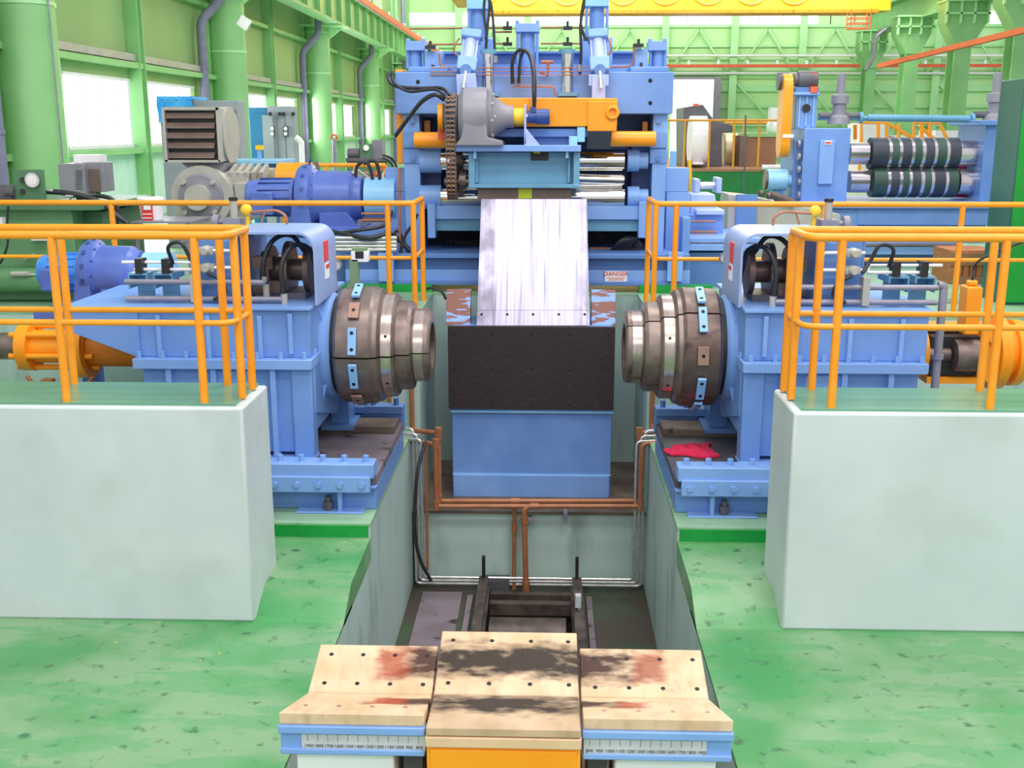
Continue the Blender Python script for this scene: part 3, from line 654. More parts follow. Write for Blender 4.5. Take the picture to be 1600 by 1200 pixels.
    build('hose_fitting', q, 'beige_grey', t)
    # pipework along the top
    for z, x1 in ((2.27 if side == 'left' else 2.25, -2.5), (2.12, -2.34)):
        q = MB().tube([(-3.75, 9.5, z), (x1, 9.5, z), (x1, 9.5, z + .05)] , .025, 10, fil=.04); build('pipe', q, 'grey_pipe', t)
    q = MB()
    for x in (-3.68, -3.45): q.prism([(x - .09, 2.24), (x + .09, 2.24), (x + .09, 2.18), (x + .075, 2.18), (x + .075, 2.222), (x - .075, 2.222), (x - .075, 2.10), (x - .09, 2.10)], 'y', 9.62, 9.95).box(x - .075, x + .075, 9.80, 9.83, 2.08, 2.22)
    for v in q.v: v.z += .09 * (1 if v.z > 2.09 else 0)
    build('bracket', q, 'teal_blue', t)
    q = MB().tube([(-3.72 - .12, 9.7, 2.42), (-3.20, 9.7, 2.42), (-3.20, 9.7, 2.36)], .015).tube([(-3.62 - .1, 9.66, 2.36), (-3.18, 9.66, 2.36)], .015).tube([(-3.1, 9.5, 2.40), (-2.72, 9.5, 2.40)], .014).tube([(-3.1, 9.5, 2.55), (-2.74, 9.5, 2.55), (-2.74, 9.5, 2.40)], .014, fil=.03)
    build('white_tube', q, 'bin_white', t)
    q = MB()
    for x in (-3.66, -3.42): q.box(x - .03, x + .03, 9.6, 9.74, 2.33, 2.46)
    build('pipe_clamp', q, 'black', t)
    q = MB().box(-3.15, -3.09, 9.44, 9.56, 2.10, 2.34)
    for z in (2.40, 2.55): q.lathe((-3.0, 9.46, z), (0, -1, 0), [(-.06, .045), (.02, .045), (.05, .03)], 14).box(-3.06, -2.94, 9.46, 9.56, z - .03, z + .03)
    build('valve', q, 'beige_grey', t)
    for p_ in ([(-3.35, 9.62, 2.42), (-3.34, 9.5, 2.58), (-3.22, 9.48, 2.62), (-3.15, 9.5, 2.48), (-3.08, 9.46, 2.38)], [(-2.98, 9.42, 2.36), (-2.86, 9.4, 2.30), (-2.84, 9.44, 2.18), (-2.95, 9.46, 2.12)]):
        build('hose', MB().tube(p_, .017, 10, spline=True), 'rubber', t)
    build('gear_case', MB().box(-3.12, -2.72, 9.66, 10.5, 2.08, 2.70).box(-3.25, -2.74, 10.0, 10.6, 2.08, 2.62).box(-2.90, -2.74, 9.60, 9.66, 2.1, 2.64), 'blue_deep', t, .02)
    build('case_cover', MB().box(-3.28, -2.70, 9.98, 10.62, 2.62, 2.66), 'blue', t, .004)
    v = build('pressure_valve', MB().box(-3.02, -2.86, 10.1, 10.3, 2.66, 2.78).lathe((-3.0, 10.2, 2.74), (-1, 0, 0), [(0, .03), (.08, .03), (.08, .07), (.13, .075), (.15, .05)], 20), 'machine_grey', t)
    build('yellow_knob', MB().ball((-2.80, 10.12, 2.86), .055, 8).cyl((-2.80, 10.14, 2.7), (-2.80, 10.14, 2.84), .02), 'yellow', v)
    build('copper_tube', MB().tube([(-2.76, 10.1, 2.84), (-2.5, 10.1, 2.86), (-2.42, 10.1, 2.80), (-2.42, 10.1, 2.73)], .012, fil=.05).tube([(-2.62, 10.1, 2.85), (-2.66, 10.1, 2.74)], .010), 'copper', v)
    build('valve_cap', MB().cyl((-2.94, 10.2, 2.78), (-2.94, 10.2, 2.94), .035), 'beige_grey', v); build('cap_lid', MB().cyl((-2.94, 10.2, 2.94), (-2.94, 10.2, 2.97), .042), 'black', v)
    # push cylinder behind the housing
    if side == 'left':
        XO = -3.6
        cyl = build('push_cylinder', MB().lathe((-3.62, 10.15, 1.55), (-1, 0, 0), [(0, .19), (.75, .19), (.75, .23), (.80, .23)], 28), 'orange_dark', t)
        build('cylinder_flange', MB().lathe((-4.38, 10.15, 1.55), (-1, 0, 0), [(0, .18), (0, .30), (.13, .30), (.13, .18)], 32).lathe((-4.93, 10.15, 1.55), (-1, 0, 0), [(0, .12), (0, .235), (.11, .235), (.11, .12)], 32), 'orange', cyl)
        q = MB().lathe((-4.5, 10.15, 1.55), (-1, 0, 0), [(0, .16), (.45, .16)], 24)
        for k in range(6):
            a = k * math.pi / 3 + .3; o = Vector((0, math.cos(a) * .2, math.sin(a) * .2)); q.cyl(Vector((-4.3, 10.15, 1.55)) + o, Vector((-5.1, 10.15, 1.55)) + o, .028, n=10)
        build('tie_rod', q, 'orange', cyl)
        build('rod', MB().cyl((-5.0, 10.15, 1.55), (-6.2, 10.15, 1.55), .13, n=24), 'drum_steel', cyl)
        build('valve_block', MB().tube([(-4.95, 9.95, 1.3), (-4.9, 9.95, 1.22), (-4.4, 9.95, 1.20), (-4.3, 9.95, 1.3)], .02, fil=.04).box(-4.8, -4.7, 9.9, 10.0, 1.18, 1.27), 'copper', cyl)
    else:
        cyl = build('push_cylinder', MB().lathe((-3.72, 10.15, 1.55), (-1, 0, 0), [(0, .12), (0, .24), (.16, .24), (.16, .12)], 32).box(-3.9, -4.42, 10.0, 10.4, 1.28, 1.34).box(-3.9, -4.42, 10.2, 10.4, 1.74, 1.8), 'orange', t)
        build('yoke_window', MB().box(-3.92, -4.36, 10.02, 10.35, 1.36, 1.72), 'black', cyl)
        build('rod', MB().cyl((-4.12, 10.0, 1.55), (-4.34, 10.0, 1.55), .15, n=24).cyl((-3.9, 10.05, 1.55), (-4.1, 10.05, 1.55), .07), 'drum_steel', cyl)
        q = MB().lathe((-4.5, 10.15, 1.55), (-1, 0, 0), [(0, .2), (0, .34), (.10, .34), (.10, .25), (.18, .25), (.18, .31), (.26, .31), (.26, .2)], 36).box(-4.36, -4.50, 9.98, 10.3, 1.3, 1.82)
        for v_ in ((-4.44, 9.93, 1.35), (-4.44, 9.93, 1.72)): q.cyl(v_, Vector(v_) + Vector((0, .1, 0)), .035)
        build('cylinder_flange', q, 'orange', cyl)
        build('cylinder_body', MB().lathe((-4.76, 10.15, 1.55), (-1, 0, 0), [(0, .22), (1.4, .22)], 28).cyl((-4.7, 9.98, 1.42), (-6, 9.98, 1.42), .03), 'orange_dark', cyl)
        build('lock_cylinder', MB().box(-4.16, -4.30, 9.9, 10.1, 1.76, 2.20).cyl((-4.23, 10, 2.2), (-4.23, 10, 2.25), .05), 'orange', t, .015)
        build('cable', MB().tube([(-4.23, 10.0, 2.25), (-4.25, 9.9, 2.45), (-4.22, 8.6, 2.80), (-4.22, 8.11, 2.905), (-4.28, 8.06, 2.85)], .012, spline=True), 'rubber', t)
        build('drain_pipe', MB().tube([(-3.75, 9.5, 2.27), (-3.80, 9.5, 2.27), (-3.80, 9.5, 1.2)], .035, fil=.05).cyl((-3.80, 9.5, 1.62), (-3.80, 9.5, 1.66), .05), 'grey_pipe', t)
    MIR = None
    return t
uL = uncoiler('left'); uR = uncoiler('right')
# stand-alone bits beside the drums
t = thing('optical_sensor', 'green and white sensor head on a bracket above the left drum', 'sensor', at(553, 470, 10.6))
build('bracket', MB().bar(at(545, 452, 10.4), at(556, 425, 10.5), .05, .03).box(at(549, 420, 10.5).x, at(562, 420, 10.5).x, 10.4, 10.5, at(555, 470, 10.45).z, at(555, 405, 10.45).z), 'sensor_green', t)
build('head', MB().pb(548, 393, 575, 410, 10.4, .12), 'bin_white', t, .01); build('lens', MB().pb(555, 393, 568, 404, 10.395, .01), 'black', t)
build('cap', MB().pb(550, 388, 572, 393, 10.42, .1), 'sensor_green', t)
def gauge(label, x, y, Y):
    t = thing('pressure_gauge', label, 'gauge', at(x, y + 45, Y))
    build('dial', MB().cyl(at(x, y, Y), at(x, y, Y) + Vector((0, .04, 0)), .055, n=24), 'machine_grey', t)
    build('dial_face', MB().cyl(at(x, y, Y) - Vector((0, .003, 0)), at(x, y, Y), .042, n=24), 'bin_white', t)
    build('stem', MB().tube([at(x, y + 8, Y + .02), at(x, y + 45, Y + .02)], .014), 'drum_dark', t)
gauge('small round pressure gauge on a stem beside the left hood', 525, 415, 10.55)
gauge('small round pressure gauge on a stem beside the right hood', 1133, 404, 10.55)
tag(build('hydraulic_hose', MB().tube([at(x, y, 12.9) for x, y in ((664, 452), (676, 450), (690, 456), (697, 468))], .015, 8, spline=True), 'rubber'), 'thin grey hose curling off the kerb beside the left rear guardrail', 'hose')
# red cloth on the right deck
mb = MB(); c = at(1083, 706, 9.6); rnd = random.Random(3); nx, ny = 16, 9
vs = []; 
for k, zt_ in enumerate((0, -.014)):
    for j in range(ny):
        for i in range(nx):
            u, v = i / (nx - 1), j / (ny - 1)
            x = 1.14 + .44 * u + .04 * math.sin(5 * v + 2) ; y = 9.78 + (.14 + .30 * min(1, u * 1.6 + .15)) * (v - .15) + .03 * math.sin(7 * u)
            vs.append((x, y, .637 + .045 * abs(math.sin(9 * u + 3 * v)) * math.sin(math.pi * v) * (.4 + .6 * math.sin(math.pi * u)) + zt_ + rnd.uniform(0, .006) * (1 - k) + .004))
fs = [(k * nx * ny + j * nx + i, k * nx * ny + j * nx + i + 1, k * nx * ny + (j + 1) * nx + i + 1, k * nx * ny + (j + 1) * nx + i) for k in (0, 1) for j in range(ny - 1) for i in range(nx - 1)]
N = nx * ny
for i in range(nx - 1): fs.append((i, i + 1, N + i + 1, N + i)); a_ = (ny - 1) * nx; fs.append((a_ + i, a_ + i + 1, N + a_ + i + 1, N + a_ + i))
for j in range(ny - 1): fs.append((j * nx, (j + 1) * nx, N + (j + 1) * nx, N + j * nx)); a_ = nx - 1; fs.append((a_ + j * nx, a_ + (j + 1) * nx, N + a_ + (j + 1) * nx, N + a_ + j * nx))
mb.add(vs, fs); tag(build('cloth', mb, 'red_cloth'), 'crumpled red cloth lying on the deck of the right uncoiler', 'cloth')
# ------------------------------------------------------------------ holding box with the black plate
t = thing('coil_opener_base', 'blue steel box with a black front plate standing in the pit under the sheet', 'machine base', (-.17, 12.2, -.57))
x0, x1 = -1.10, .755
build('body', MB().prism([(12.0, -.57), (12.02, -.30), (12.02, .50), (12.0, .55), (12.0, 1.40), (12.9, 1.40), (12.9, -.57)], 'x', x0 + .02, x1 - .01), 'blue_body', t, .01)
build('weld_seam', MB().box(x0 + .01, x1, 11.985, 12.02, .44, .465).box(x0 + .02, x1 - .01, 12.0, 12.03, -.31, -.295), 'sky_paint', t)
build('worn_edge', MB().box(x0 + .01, x1, 11.99, 12.02, .465, .50), 'chipped_blue', t)
p = build('black_plate', MB().box(x0 - .01, x1 + .005, 11.95, 12.0, .49, 1.445), 'black_plate', t, .004)
q = MB()
for i in range(5):
    for z in (.55, .95, 1.36):
        x = x0 + .06 + (x1 - x0 - .12) * i / 4; q.cyl((x, 11.951, z), (x, 11.947, z), .013, n=10)
build('bolt_hole', q, 'hole', p)
build('skirt', MB().box(x0 + .03, x1 - .03, 11.99, 12.03, -.57, -.31), 'blue', t, .003)
for xa, xb, s_ in ((697, 735, 'left'), (924, 962, 'right')):
    a, b = at(xa, 485, 12.35).x, at(xb, 485, 12.35).x
    build('side_arm', MB().prism([(12.30, 1.4), (12.45, 1.78), (12.55, 1.78), (12.50, 1.4)], 'x', a, b), 'rusty_blue', t, .006)
# ------------------------------------------------------------------ sheet table
t = thing('peeler_table', 'sloping worn steel table plate leading up into the straightener', 'table plate', (-.16, 12.5, 1.43))
A, B = at(745, 508, 12.2), at(921, 508, 12.2); C_, D_ = at(752, 311, 13.0), at(917, 311, 13.0); th = Vector((0, .03, -.012))
E_, F_ = A + (C_ - A) * .115, B + (D_ - B) * .115
build('table_plate', MB().add([E_, F_, D_, C_, E_ + th, F_ + th, D_ + th, C_ + th], [(0, 1, 2, 3), (7, 6, 5, 4), (0, 4, 5, 1), (1, 5, 6, 2), (2, 6, 7, 3), (3, 7, 4, 0)]), 'sheet_steel', t)
f2 = Vector((0, -.02, 0)); E2, F2 = E_ + f2, F_ + f2
lip = build('lip_plate', MB().add([A + f2, B + f2, F2, E2, A + th, B + th, F_ + th, E_ + th], [(0, 1, 2, 3), (7, 6, 5, 4), (0, 4, 5, 1), (1, 5, 6, 2), (2, 6, 7, 3), (3, 7, 4, 0)]), 'sheet_steel', t)
q = MB()
for i in range(5):
    c = (E2 + F2) / 2 + (F2 - E2) * (-.46 + .23 * i) + (A - E_) * .28; q.cyl(c + Vector((0, -.004, .001)), c + Vector((0, .004, 0)), .016, n=12)
build('bolt_hole', q, 'hole', lip)
for x in (A.x + .1, B.x - .14): build('under_beam', MB().bar(((x, 12.46, 1.48)), ((x, 13.1, 2.62)), .10, .12, up=(0, 1, 0)), 'blue_deep', t)
# ------------------------------------------------------------------ straightener
F = 13.9
t = thing('straightener', 'large blue roll straightener with cylinders on top, at the head of the line', 'machine', (-.2, 14.6, 1.60))
def pb(x0, y0, x1, y1, Y, D): return MB().pb(x0, y0, x1, y1, Y, D)
def vcyl(mb, x, y0, y1, Y, r): return mb.cyl(at(x, y1, Y), Vector((at(x, y1, Y).x, Y, at(x, y0, Y).z)), r, n=24)
m_ = 1700 / 14.2       # px per metre near the machine, for radii only
b = build('base_frame', pb(540, 404, 1078, 440, F - .25, .25).pb(540, 440, 1078, 446, F - .4, .5).pb(540, 397, 1078, 404, F - .4, 2.2), 'blue_deep', t, .006)
build('front_flange', pb(540, 422, 1078, 441, F - .32, .06), 'blue', b, .004)
s = build('danger_sign', pb(945, 424, 980, 441, F - .34, .015), 'paper', b)
c = at(962.5, 428, F - .345); build('sign_text', MB().text('DANGER', c, (1, 0, 0), (0, 0, 1), .075, .002), 'red', s, smooth=False)
c = at(962.5, 435, F - .343); build('sign_lines', MB().box(c.x - .11, c.x + .11, c.y, c.y + .004, c.z - .0, c.z + .008).box(c.x - .09, c.x + .09, c.y, c.y + .004, c.z - .022, c.z - .014), 'busbar_red', s)
for x in (1055, 603): build('column_foot', pb(x - 12, 395, x + 12, 440, F - .45, .08), 'blue', t, .006)
# posts
for nm, x0, x1 in (('l', 632, 657), ('r', 1018, 1040)):
    q = pb(x0, 176, x1, 400, F, 1.2)
    p = build('side_post', q, 'blue', t, .01)
    q = pb(x0 - 3, 205, x1 + 3, 232, F - .04, .06).pb(x0 - 3, 232, x1 + 3, 256, F - .02, .06); build('post_collar', q, 'blue_body', p, .015)
    q = MB()
    for yy in (189, 248): q.cyl(at((x0 + x1) / 2, yy, F - .06), at((x0 + x1) / 2, yy, F), .035, n=6)
    build('pin', q, 'blue_deep', p)
for x0, x1 in ((602, 634), (1040, 1076)): build('outer_web', pb(x0, 300, x1, 398, F + .3, .5).pb(x0, 262, x1, 300, F + .3, .12), 'blue', t, .01)
build('inner_housing', pb(657, 205, 690, 330, F + .35, .7).pb(986, 205, 1016, 330, F + .35, .7).pb(657, 325, 1016, 372, F + .95, .1), 'navy_dark', t, .01)
build('cross_beam', pb(672, 322, 1008, 343, F - .1, .3), 'blue', t, .006)
build('cross_beam', pb(672, 343, 1008, 361, F - .04, .2), 'teal_blue', t, .004)
build('guide_block', pb(668, 319, 680, 372, F - .16, .2).pb(998, 315, 1010, 372, F - .16, .2), 'blue', t, .006)
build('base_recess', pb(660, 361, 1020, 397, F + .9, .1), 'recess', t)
build('copper_line', MB().tube([at(680, 394, F), at(745, 392, F)], .015).tube([at(922, 388, F + .2), at(1002, 388, F + .2)], .012), 'copper', t)
q = MB(); rnd = random.Random(5)
for i in range(7):
    x = 690 + i * 8; q.tube([at(x, 393, F + .5), at(x + 10, 372 + rnd.random() * 8, F + .5), at(x + 30, 380, F + .5), at(x + 38, 394, F + .5)], .018, 8, spline=True)
for i in range(5):
    q.tube([at(955 + i * 6, 392, F + .1), at(970 + i * 6, 376 - i, F), at(990, 370 + 3 * i, F + .1), at(1004, 384, F + .1)], .022, 8, spline=True)
build('cable_bundle', q, 'rubber', t)
# head beam
h = build('head_beam', pb(618, 112, 722, 178, F - .1, 1.0).pb(722, 118, 940, 178, F - .02, .9).pb(930, 112, 1052, 178, F - .1, 1.0).pb(638, 104, 700, 112, F - .05, .8).pb(985, 104, 1045, 112, F - .05, .8), 'blue_body', t, .012)
q = MB()
for x, y in ((653, 128), (1016, 126), (1016, 161)): q.cyl(at(x, y, F - .106), at(x, y, F - .09), .025, n=14)
build('bolt_hole', q, 'hole', h)
build('rear_beam', pb(688, 84, 1000, 104, F + 1.0, .3).pb(688, 80, 1000, 84, F + .9, .5), 'blue_deep', t, .006)
build('rear_beam_lower', pb(660, 100, 1040, 125, F + .9, .2), 'blue', t)
# corner cylinders
for x0, x1 in ((634, 664), (1013, 1042)):
    q = pb(x0, 64, x1, 79, F + .1, .28); q.pb(x0, 60, x0 + 6, 66, F + .1, .06).pb(x1 - 6, 60, x1, 66, F + .1, .06)
    q2 = build('corner_cylinder', q, 'blue', t, .006)
    q = MB(); vcyl(q, (x0 + x1) / 2, 78, 106, F + .24, .085)
    for dx in (x0 + 3, x1 - 3): vcyl(q, dx, 78, 106, F + .16, .018)
    build('barrel', q, 'blue_body', q2)
build('side_block', pb(664, 80, 690, 114, F + .1, .4).pb(992, 76, 1012, 114, F + .1, .4), 'blue', t, .006)
# tall lift cylinders and centre cylinder
for x, w_, y0, y1, cap, Yc in ((747, 34, -2, 62, 16, F + .35), (932, 38, -6, 60, 16, F + .35), (824, 36, 36, 130, 14, F + .3)):
    q = pb(x - w_ / 2 - 1, y0, x + w_ / 2 + 1, y0 + cap, Yc, .32).pb(x - w_ / 2 - 1, y0 - 5, x - w_ / 2 + 5, y0, Yc, .08).pb(x + w_ / 2 - 5, y0 - 5, x + w_ / 2 + 1, y0, Yc, .08)
    q2 = build('lift_cylinder', q, 'sky_paint' if x != 824 else 'blue', t, .008)
    q = MB(); vcyl(q, x, y0 + cap, y1, Yc + .17, .095)
    for dx in (-w_ / 2 + 3, w_ / 2 - 3): vcyl(q, x + dx, y0 + cap, y1, Yc + .05, .02)
    build('barrel', q, 'blue_body', q2)
    build('base_block', pb(x - w_ / 2 - 6, y1 - 2, x + w_ / 2 + 6, y1 + 60, Yc + .06, .25), 'blue', q2, .01)
# small tilting cylinders in front
for x, lean in ((734, -4), (935, 4)):
    xr = x
    top, bot = at(x + (2 if lean < 0 else -1), 62, F - .0), at(x + (-3 if lean < 0 else 1), 96, F - .12)
    q = MB().cyl(bot, top, .075); d = (top - bot).normalized()
    for o in (Vector((-.085, -.03, 0)), Vector((.085, -.03, 0)), Vector((-.085, .1, 0)), Vector((.085, .1, 0))): q.cyl(bot + o, top + o, .014, n=8)
    c2 = build('clamp_cylinder', q, 'lavender', t)
    q = MB().bar(bot - d * .16, bot + d * .02, .24, .22, up=(0, 1, 0)).bar(top - d * .01, top + d * .1, .24, .2, up=(0, 1, 0))
    build('cylinder_head', q, 'blue', c2, .015)
    build('seal_ring', MB().cyl(bot - d * .12 + Vector((0, -.13, 0)), bot - d * .12 + Vector((0, -.10, 0)), .07, n=20), 'blue_deep', c2)
    build('rod', MB().cyl(bot - d * .36 + Vector((0, -.1, 0)), bot - d * .1 + Vector((0, -.1, 0)), .025), 'steel_pipe', c2)
    xc = bot.x
    build('clevis', MB().add([(xc - .13, F - .32, at(x, 118, F).z), (xc + .1, F - .32, at(x, 116, F).z), (xc + .13, F - .32, at(x, 150, F).z), (xc - .12, F - .32, at(x, 150, F).z), (xc - .13, F - .2, at(x, 118, F).z), (xc + .1, F - .2, at(x, 116, F).z), (xc + .13, F - .2, at(x, 150, F).z), (xc - .12, F - .2, at(x, 150, F).z)],
          [(0, 1, 2, 3), (7, 6, 5, 4), (0, 4, 5, 1), (1, 5, 6, 2), (2, 6, 7, 3), (3, 7, 4, 0)]) if lean < 0 else pb(925, 116, 946, 158, F - .3, .12).pb(920, 116, 951, 134, F - .26, .06), 'lavender', c2, .006)
# chrome guide rods
for x in (763, 886):
    q = MB(); vcyl(q, x, 82, 148, F - .02, .075); r_ = build('guide_rod', q, 'chrome', t)
    build('rod_cap', MB().cyl(at(x, 84, F - .02), at(x, 84, F - .02) + Vector((0, 0, .05)), .10, n=24).pb(x - 14, 144, x + 16, 150, F - .12, .25), 'teal_blue', r_)
# copper lines and blocks on the head
q = MB()
for y in (106, 112, 117): q.tube([at(672, y, F - .12), at(925, y - .5, F - .12)], .006, 8)
q.tube([at(718, 60, F), at(712, 66, F - .1), at(708, 84, F - .1), at(722, 89, F - .1)], .010, fil=.06).tube([at(948, 58, F), at(954, 66, F - .1), at(956, 82, F - .1), at(944, 88, F - .1)], .013, fil=.06)
q.tube([at(802, 135, F - .2), at(866, 135, F - .2), at(868, 150, F - .2)], .012, fil=.05).tube([at(846, 97, F - .1), at(864, 97, F - .1)], .02).tube([at(856, 97, F - .1), at(856, 118, F - .1), at(844, 112, F - .1)], .02)
q.tube([at(686, 84, F), at(688, 103, F), at(700, 104, F)], .012, fil=.04).tube([at(990, 72, F), at(991, 94, F), at(985, 104, F), at(952, 105, F)], .012, fil=.05)
build('copper_line', q, 'copper', t)
q = MB()
for y in (43, 50, 68): q.tube([at(640, y + 2, F + .9), at(800, y, F + .9)], .012).tube([at(845, y, F + .9), at(914, y, F + .9)], .012) if y != 50 else q.tube([at(770, y, F + .9), at(800, y, F + .9)], .012)
build('rear_copper_line', q, 'copper', t)
q = MB()
for x, y in ((793, 43), (887, 43), (793, 68), (887, 68)): q.pb(x - 7, y - 2, x + 7, y + 3, F + .8, .12).pb(x - 2, y - 10, x + 2, y - 2, F + .84, .05)
for x, y in ((672, 73), (676, 110), (745, 60), (998, 70), (1002, 107), (920, 60)): q.pb(x - 8, y - 2, x + 8, y + 3, F - .02, .12).pb(x - 2, y - 9, x + 2, y - 2, F + .02, .05)
build('hand_valve', q, 'black', t)
# orange beams
o_ = build('orange_column', pb(619, 108, 632, 256, F + .12, .3), 'orange', t, .01)
tb = build('orange_tube', MB().cyl(at(648, 219, F - .2), at(716, 219, F - .2), .098, n=32).cyl(at(930, 217, F - .2), at(1024, 217, F - .2), .092, n=32), 'orange', t)
build('orange_strut', pb(663, 188, 672, 212, F + .3, .1).pb(1004, 190, 1012, 212, F + .3, .1), 'orange', t)
build('rear_shaft', MB().cyl(at(660, 175, F + .3), at(720, 175, F + .3), .07).cyl(at(960, 173, F + .3), at(1015, 173, F + .3), .06), 'blue_deep', t)
build('rear_plate', pb(657, 176, 1015, 234, F + .85, .1), 'blue_deep', t); build('rear_shade', pb(657, 234, 1015, 326, F + .86, .1), 'navy_dark', t)  # lower dark plate is added to stand in for shadow behind the rolls
q = MB().prism([(at(772, 154, F).x, F - .55), (at(916, 154, F).x, F - .55), (at(963, 160, F).x, F - .25), (at(963, 160, F).x, F + .05), (at(772, 154, F).x, F + .05)], 'z', at(860, 198, F - .5).z, at(860, 153, F - .5).z)
arm = build('orange_arm', q, 'orange', t, .012)
build('cover_plate', pb(918, 158, 964, 205, F - .58, .2), 'orange', arm, .008)
c = at(957, 176, F - .6); build('lifting_eye', MB().ring(c, (0, 1, 0), .062, .022), 'orange', arm)
build('under_shelf', MB().prism([(F - .6, at(0, 205, F - .6).z), (F - .35, at(0, 232, F - .35).z), (F - .30, at(0, 232, F - .35).z), (F - .5, at(0, 203, F - .6).z)], 'x', at(918, 220, F - .5).x, at(955, 220, F - .5).x), 'dark_grey', arm)
build('coil_arm_beam', pb(765, 201, 925, 214, F - .5, .3).pb(820, 214, 900, 228, F - .4, .2), 'blue_deep', t, .006)
build('lug', pb(902, 199, 914, 222, F - .62, .1).pb(889, 213, 902, 238, F - .66, .1), 'sky_paint', t, .006)
# rolls
for y, r, x0, x1 in ((251, .135, 640, 985), (308, .135, 640, 985), (282, .085, 700, 975)):
    rl = build('roll', MB().cyl(at(680 if y != 282 else 700, y, F + .05), at(975 if y != 282 else 972, y, F + .05), r, n=40), 'chrome', t)
    if y != 282:
        build('bearing_housing', MB().cyl(at(657, y, F + .05), at(690, y, F + .05), r * 1.12, n=32).cyl(at(980, y, F + .05), at(998, y, F + .05), r * 1.0, n=32).cyl(at(998, y, F + .05), at(1012, y, F + .05), r * .75, n=32), 'blue', rl)
build('thin_roll', MB().cyl(at(905, 264, F + .02), at(975, 264, F + .02), .03).cyl(at(900, 279, F - .05), at(975, 281, F - .05), .06), 'chrome', t)
# front box, shelf, blade
fb = F - .75
q = MB().pb(738, 238, 905, 292, fb + .12, .05).pb(732, 238, 742, 292, fb - .02, .4).pb(896, 238, 906, 292, fb - .02, .4).pb(732, 288, 906, 294, fb - .08, .5).pb(742, 238, 747, 286, fb + .05, .1).pb(887, 238, 891, 286, fb + .05, .1)
fbx = build('press_box', q, 'teal_blue', t, .006)
build('box_cutout', pb(829, 238, 857, 251, fb + .113, .01), 'black', fbx); build('cutout_label', pb(834, 237, 844, 240, fb + .10, .015), 'yellow_green', fbx)
build('shelf_plate', pb(710, 227, 908, 237, fb - .12, .75), 'blue', t, .006)
build('shelf_tab', pb(740, 236, 744, 248, fb - .06, .04).pb(884, 236, 888, 247, fb - .06, .04), 'sky_paint', t)
bl = build('blade_bar', pb(746, 294, 893, 311, fb + .02, .15), 'louvre_brown', t, .004)
build('blade_mark', pb(810, 293, 831, 310, fb + .01, .02), 'yellow_green', bl)
# gearbox, cone, coupling, motor
g = F - .85
gz = at(740, 182, g)
gb = build('gearbox', MB().lathe((at(716, 182, g).x, g + .2, gz.z), (1, 0, 0), [(0, .12), (0, .27), (.06, .33), (.28, .34), (.33, .33), (.36, .28)], 40), 'machine_grey', t)
build('gearbox_foot', MB().prism([(at(712, 226, g).x, at(0, 227, g).z), (at(787, 226, g).x, at(0, 227, g).z), (at(785, 220, g).x, at(0, 220, g).z), (at(762, 216, g).x, at(0, 214, g).z), (at(758, 200, g).x, at(0, 180, g).z), (at(728, 200, g).x, at(0, 180, g).z), (at(722, 216, g).x, at(0, 214, g).z)], 'y', g - .12, g + .5), 'machine_grey', gb, .012)
cn = build('cone_housing', MB().lathe((at(762, 182, g).x, g + .2, gz.z), (1, 0, 0), [(0, .28), (.04, .29), (.06, .24), (.22, .13), (.30, .13), (.30, .05)], 32), 'machine_grey', gb)
q = MB()
for k in range(8):
    a = k * math.pi / 4 + .2; q.ball((at(766, 182, g).x + .02, g + .2 + math.cos(a) * .255, gz.z + math.sin(a) * .255), .022, 5)
q.ball((at(772, 182, g).x, g + .0, gz.z), .03, 6)
build('bolt', q, 'beige_grey', cn)
build('shaft', MB().cyl((at(795, 182, g).x, g + .2, gz.z), (at(828, 182, g).x, g + .2, gz.z), .03), 'steel_pipe', gb)
build('coupling', MB().cyl((at(801, 182, g).x, g + .2, gz.z), (at(820, 182, g).x, g + .2, gz.z), .10, n=28), 'yellow', gb)
build('coupling_plate', MB().pb(819, 163, 822, 225, g + .02, .3).prism([(at(822, 0, g).x - 0, at(0, 200, g).z), (at(845, 228, g).x, at(0, 228, g).z), (at(819, 228, g).x, at(0, 228, g).z)], 'y', g + .02, g + .06), 'lavender', t, .003)
build('pump_motor', MB().cyl((at(824, 182, g).x, g + .2, gz.z), (at(838, 182, g).x, g + .2, gz.z), .07, n=24).cyl((at(838, 182, g).x, g + .2, gz.z), (at(859, 182, g).x, g + .2, gz.z), .088, n=24).box(at(829, 0, g).x, at(838, 0, g).x, g + .14, g + .24, gz.z + .05, gz.z + .11), 'navy_dark', t)
# chain drive
sp = build('sprocket', MB().lathe((at(690, 182, g).x, g + .2, gz.z), (1, 0, 0), [(0, .10), (.04, .20), (.10, .24), (.18, .24), (.2, .1)], 32), 'dark_grey', t)
build('orange_cap', MB().cyl((at(685, 182, g).x - .02, g + .25, gz.z), (at(690, 182, g).x, g + .25, gz.z), .16), 'orange', sp)
zc2 = at(700, 283, g).z
q = MB(); path = []
for k in range(13):
    a = math.pi * k / 12; path.append(Vector((0, g + .2 - math.cos(a) * .25, gz.z + math.sin(a) * .25)))
for k in range(13):
    a = math.pi * k / 12; path.append(Vector((0, g + .2 + math.cos(a) * .21, zc2 - math.sin(a) * .21)))
path.append(path[0]); pts = []
for i in range(len(path) - 1):
    a, b_ = path[i], path[i + 1]; n_ = max(1, round((b_ - a).length / .052))
    for k in range(n_): pts.append((a.lerp(b_, k / n_), (b_ - a).normalized()))
ox = at(704, 182, g).x; rl_ = MB(); pl_ = MB()
for p_, d_ in pts:
    for dx in (-.05, .0, .05): pl_.bar(Vector((ox + dx, 0, 0)) + p_ - d_ * .022, Vector((ox + dx, 0, 0)) + p_ + d_ * .022, .014, .042, up=d_.cross(Vector((1, 0, 0))))
    rl_.cyl(Vector((ox - .06, 0, 0)) + p_, Vector((ox + .06, 0, 0)) + p_, .014, n=8)
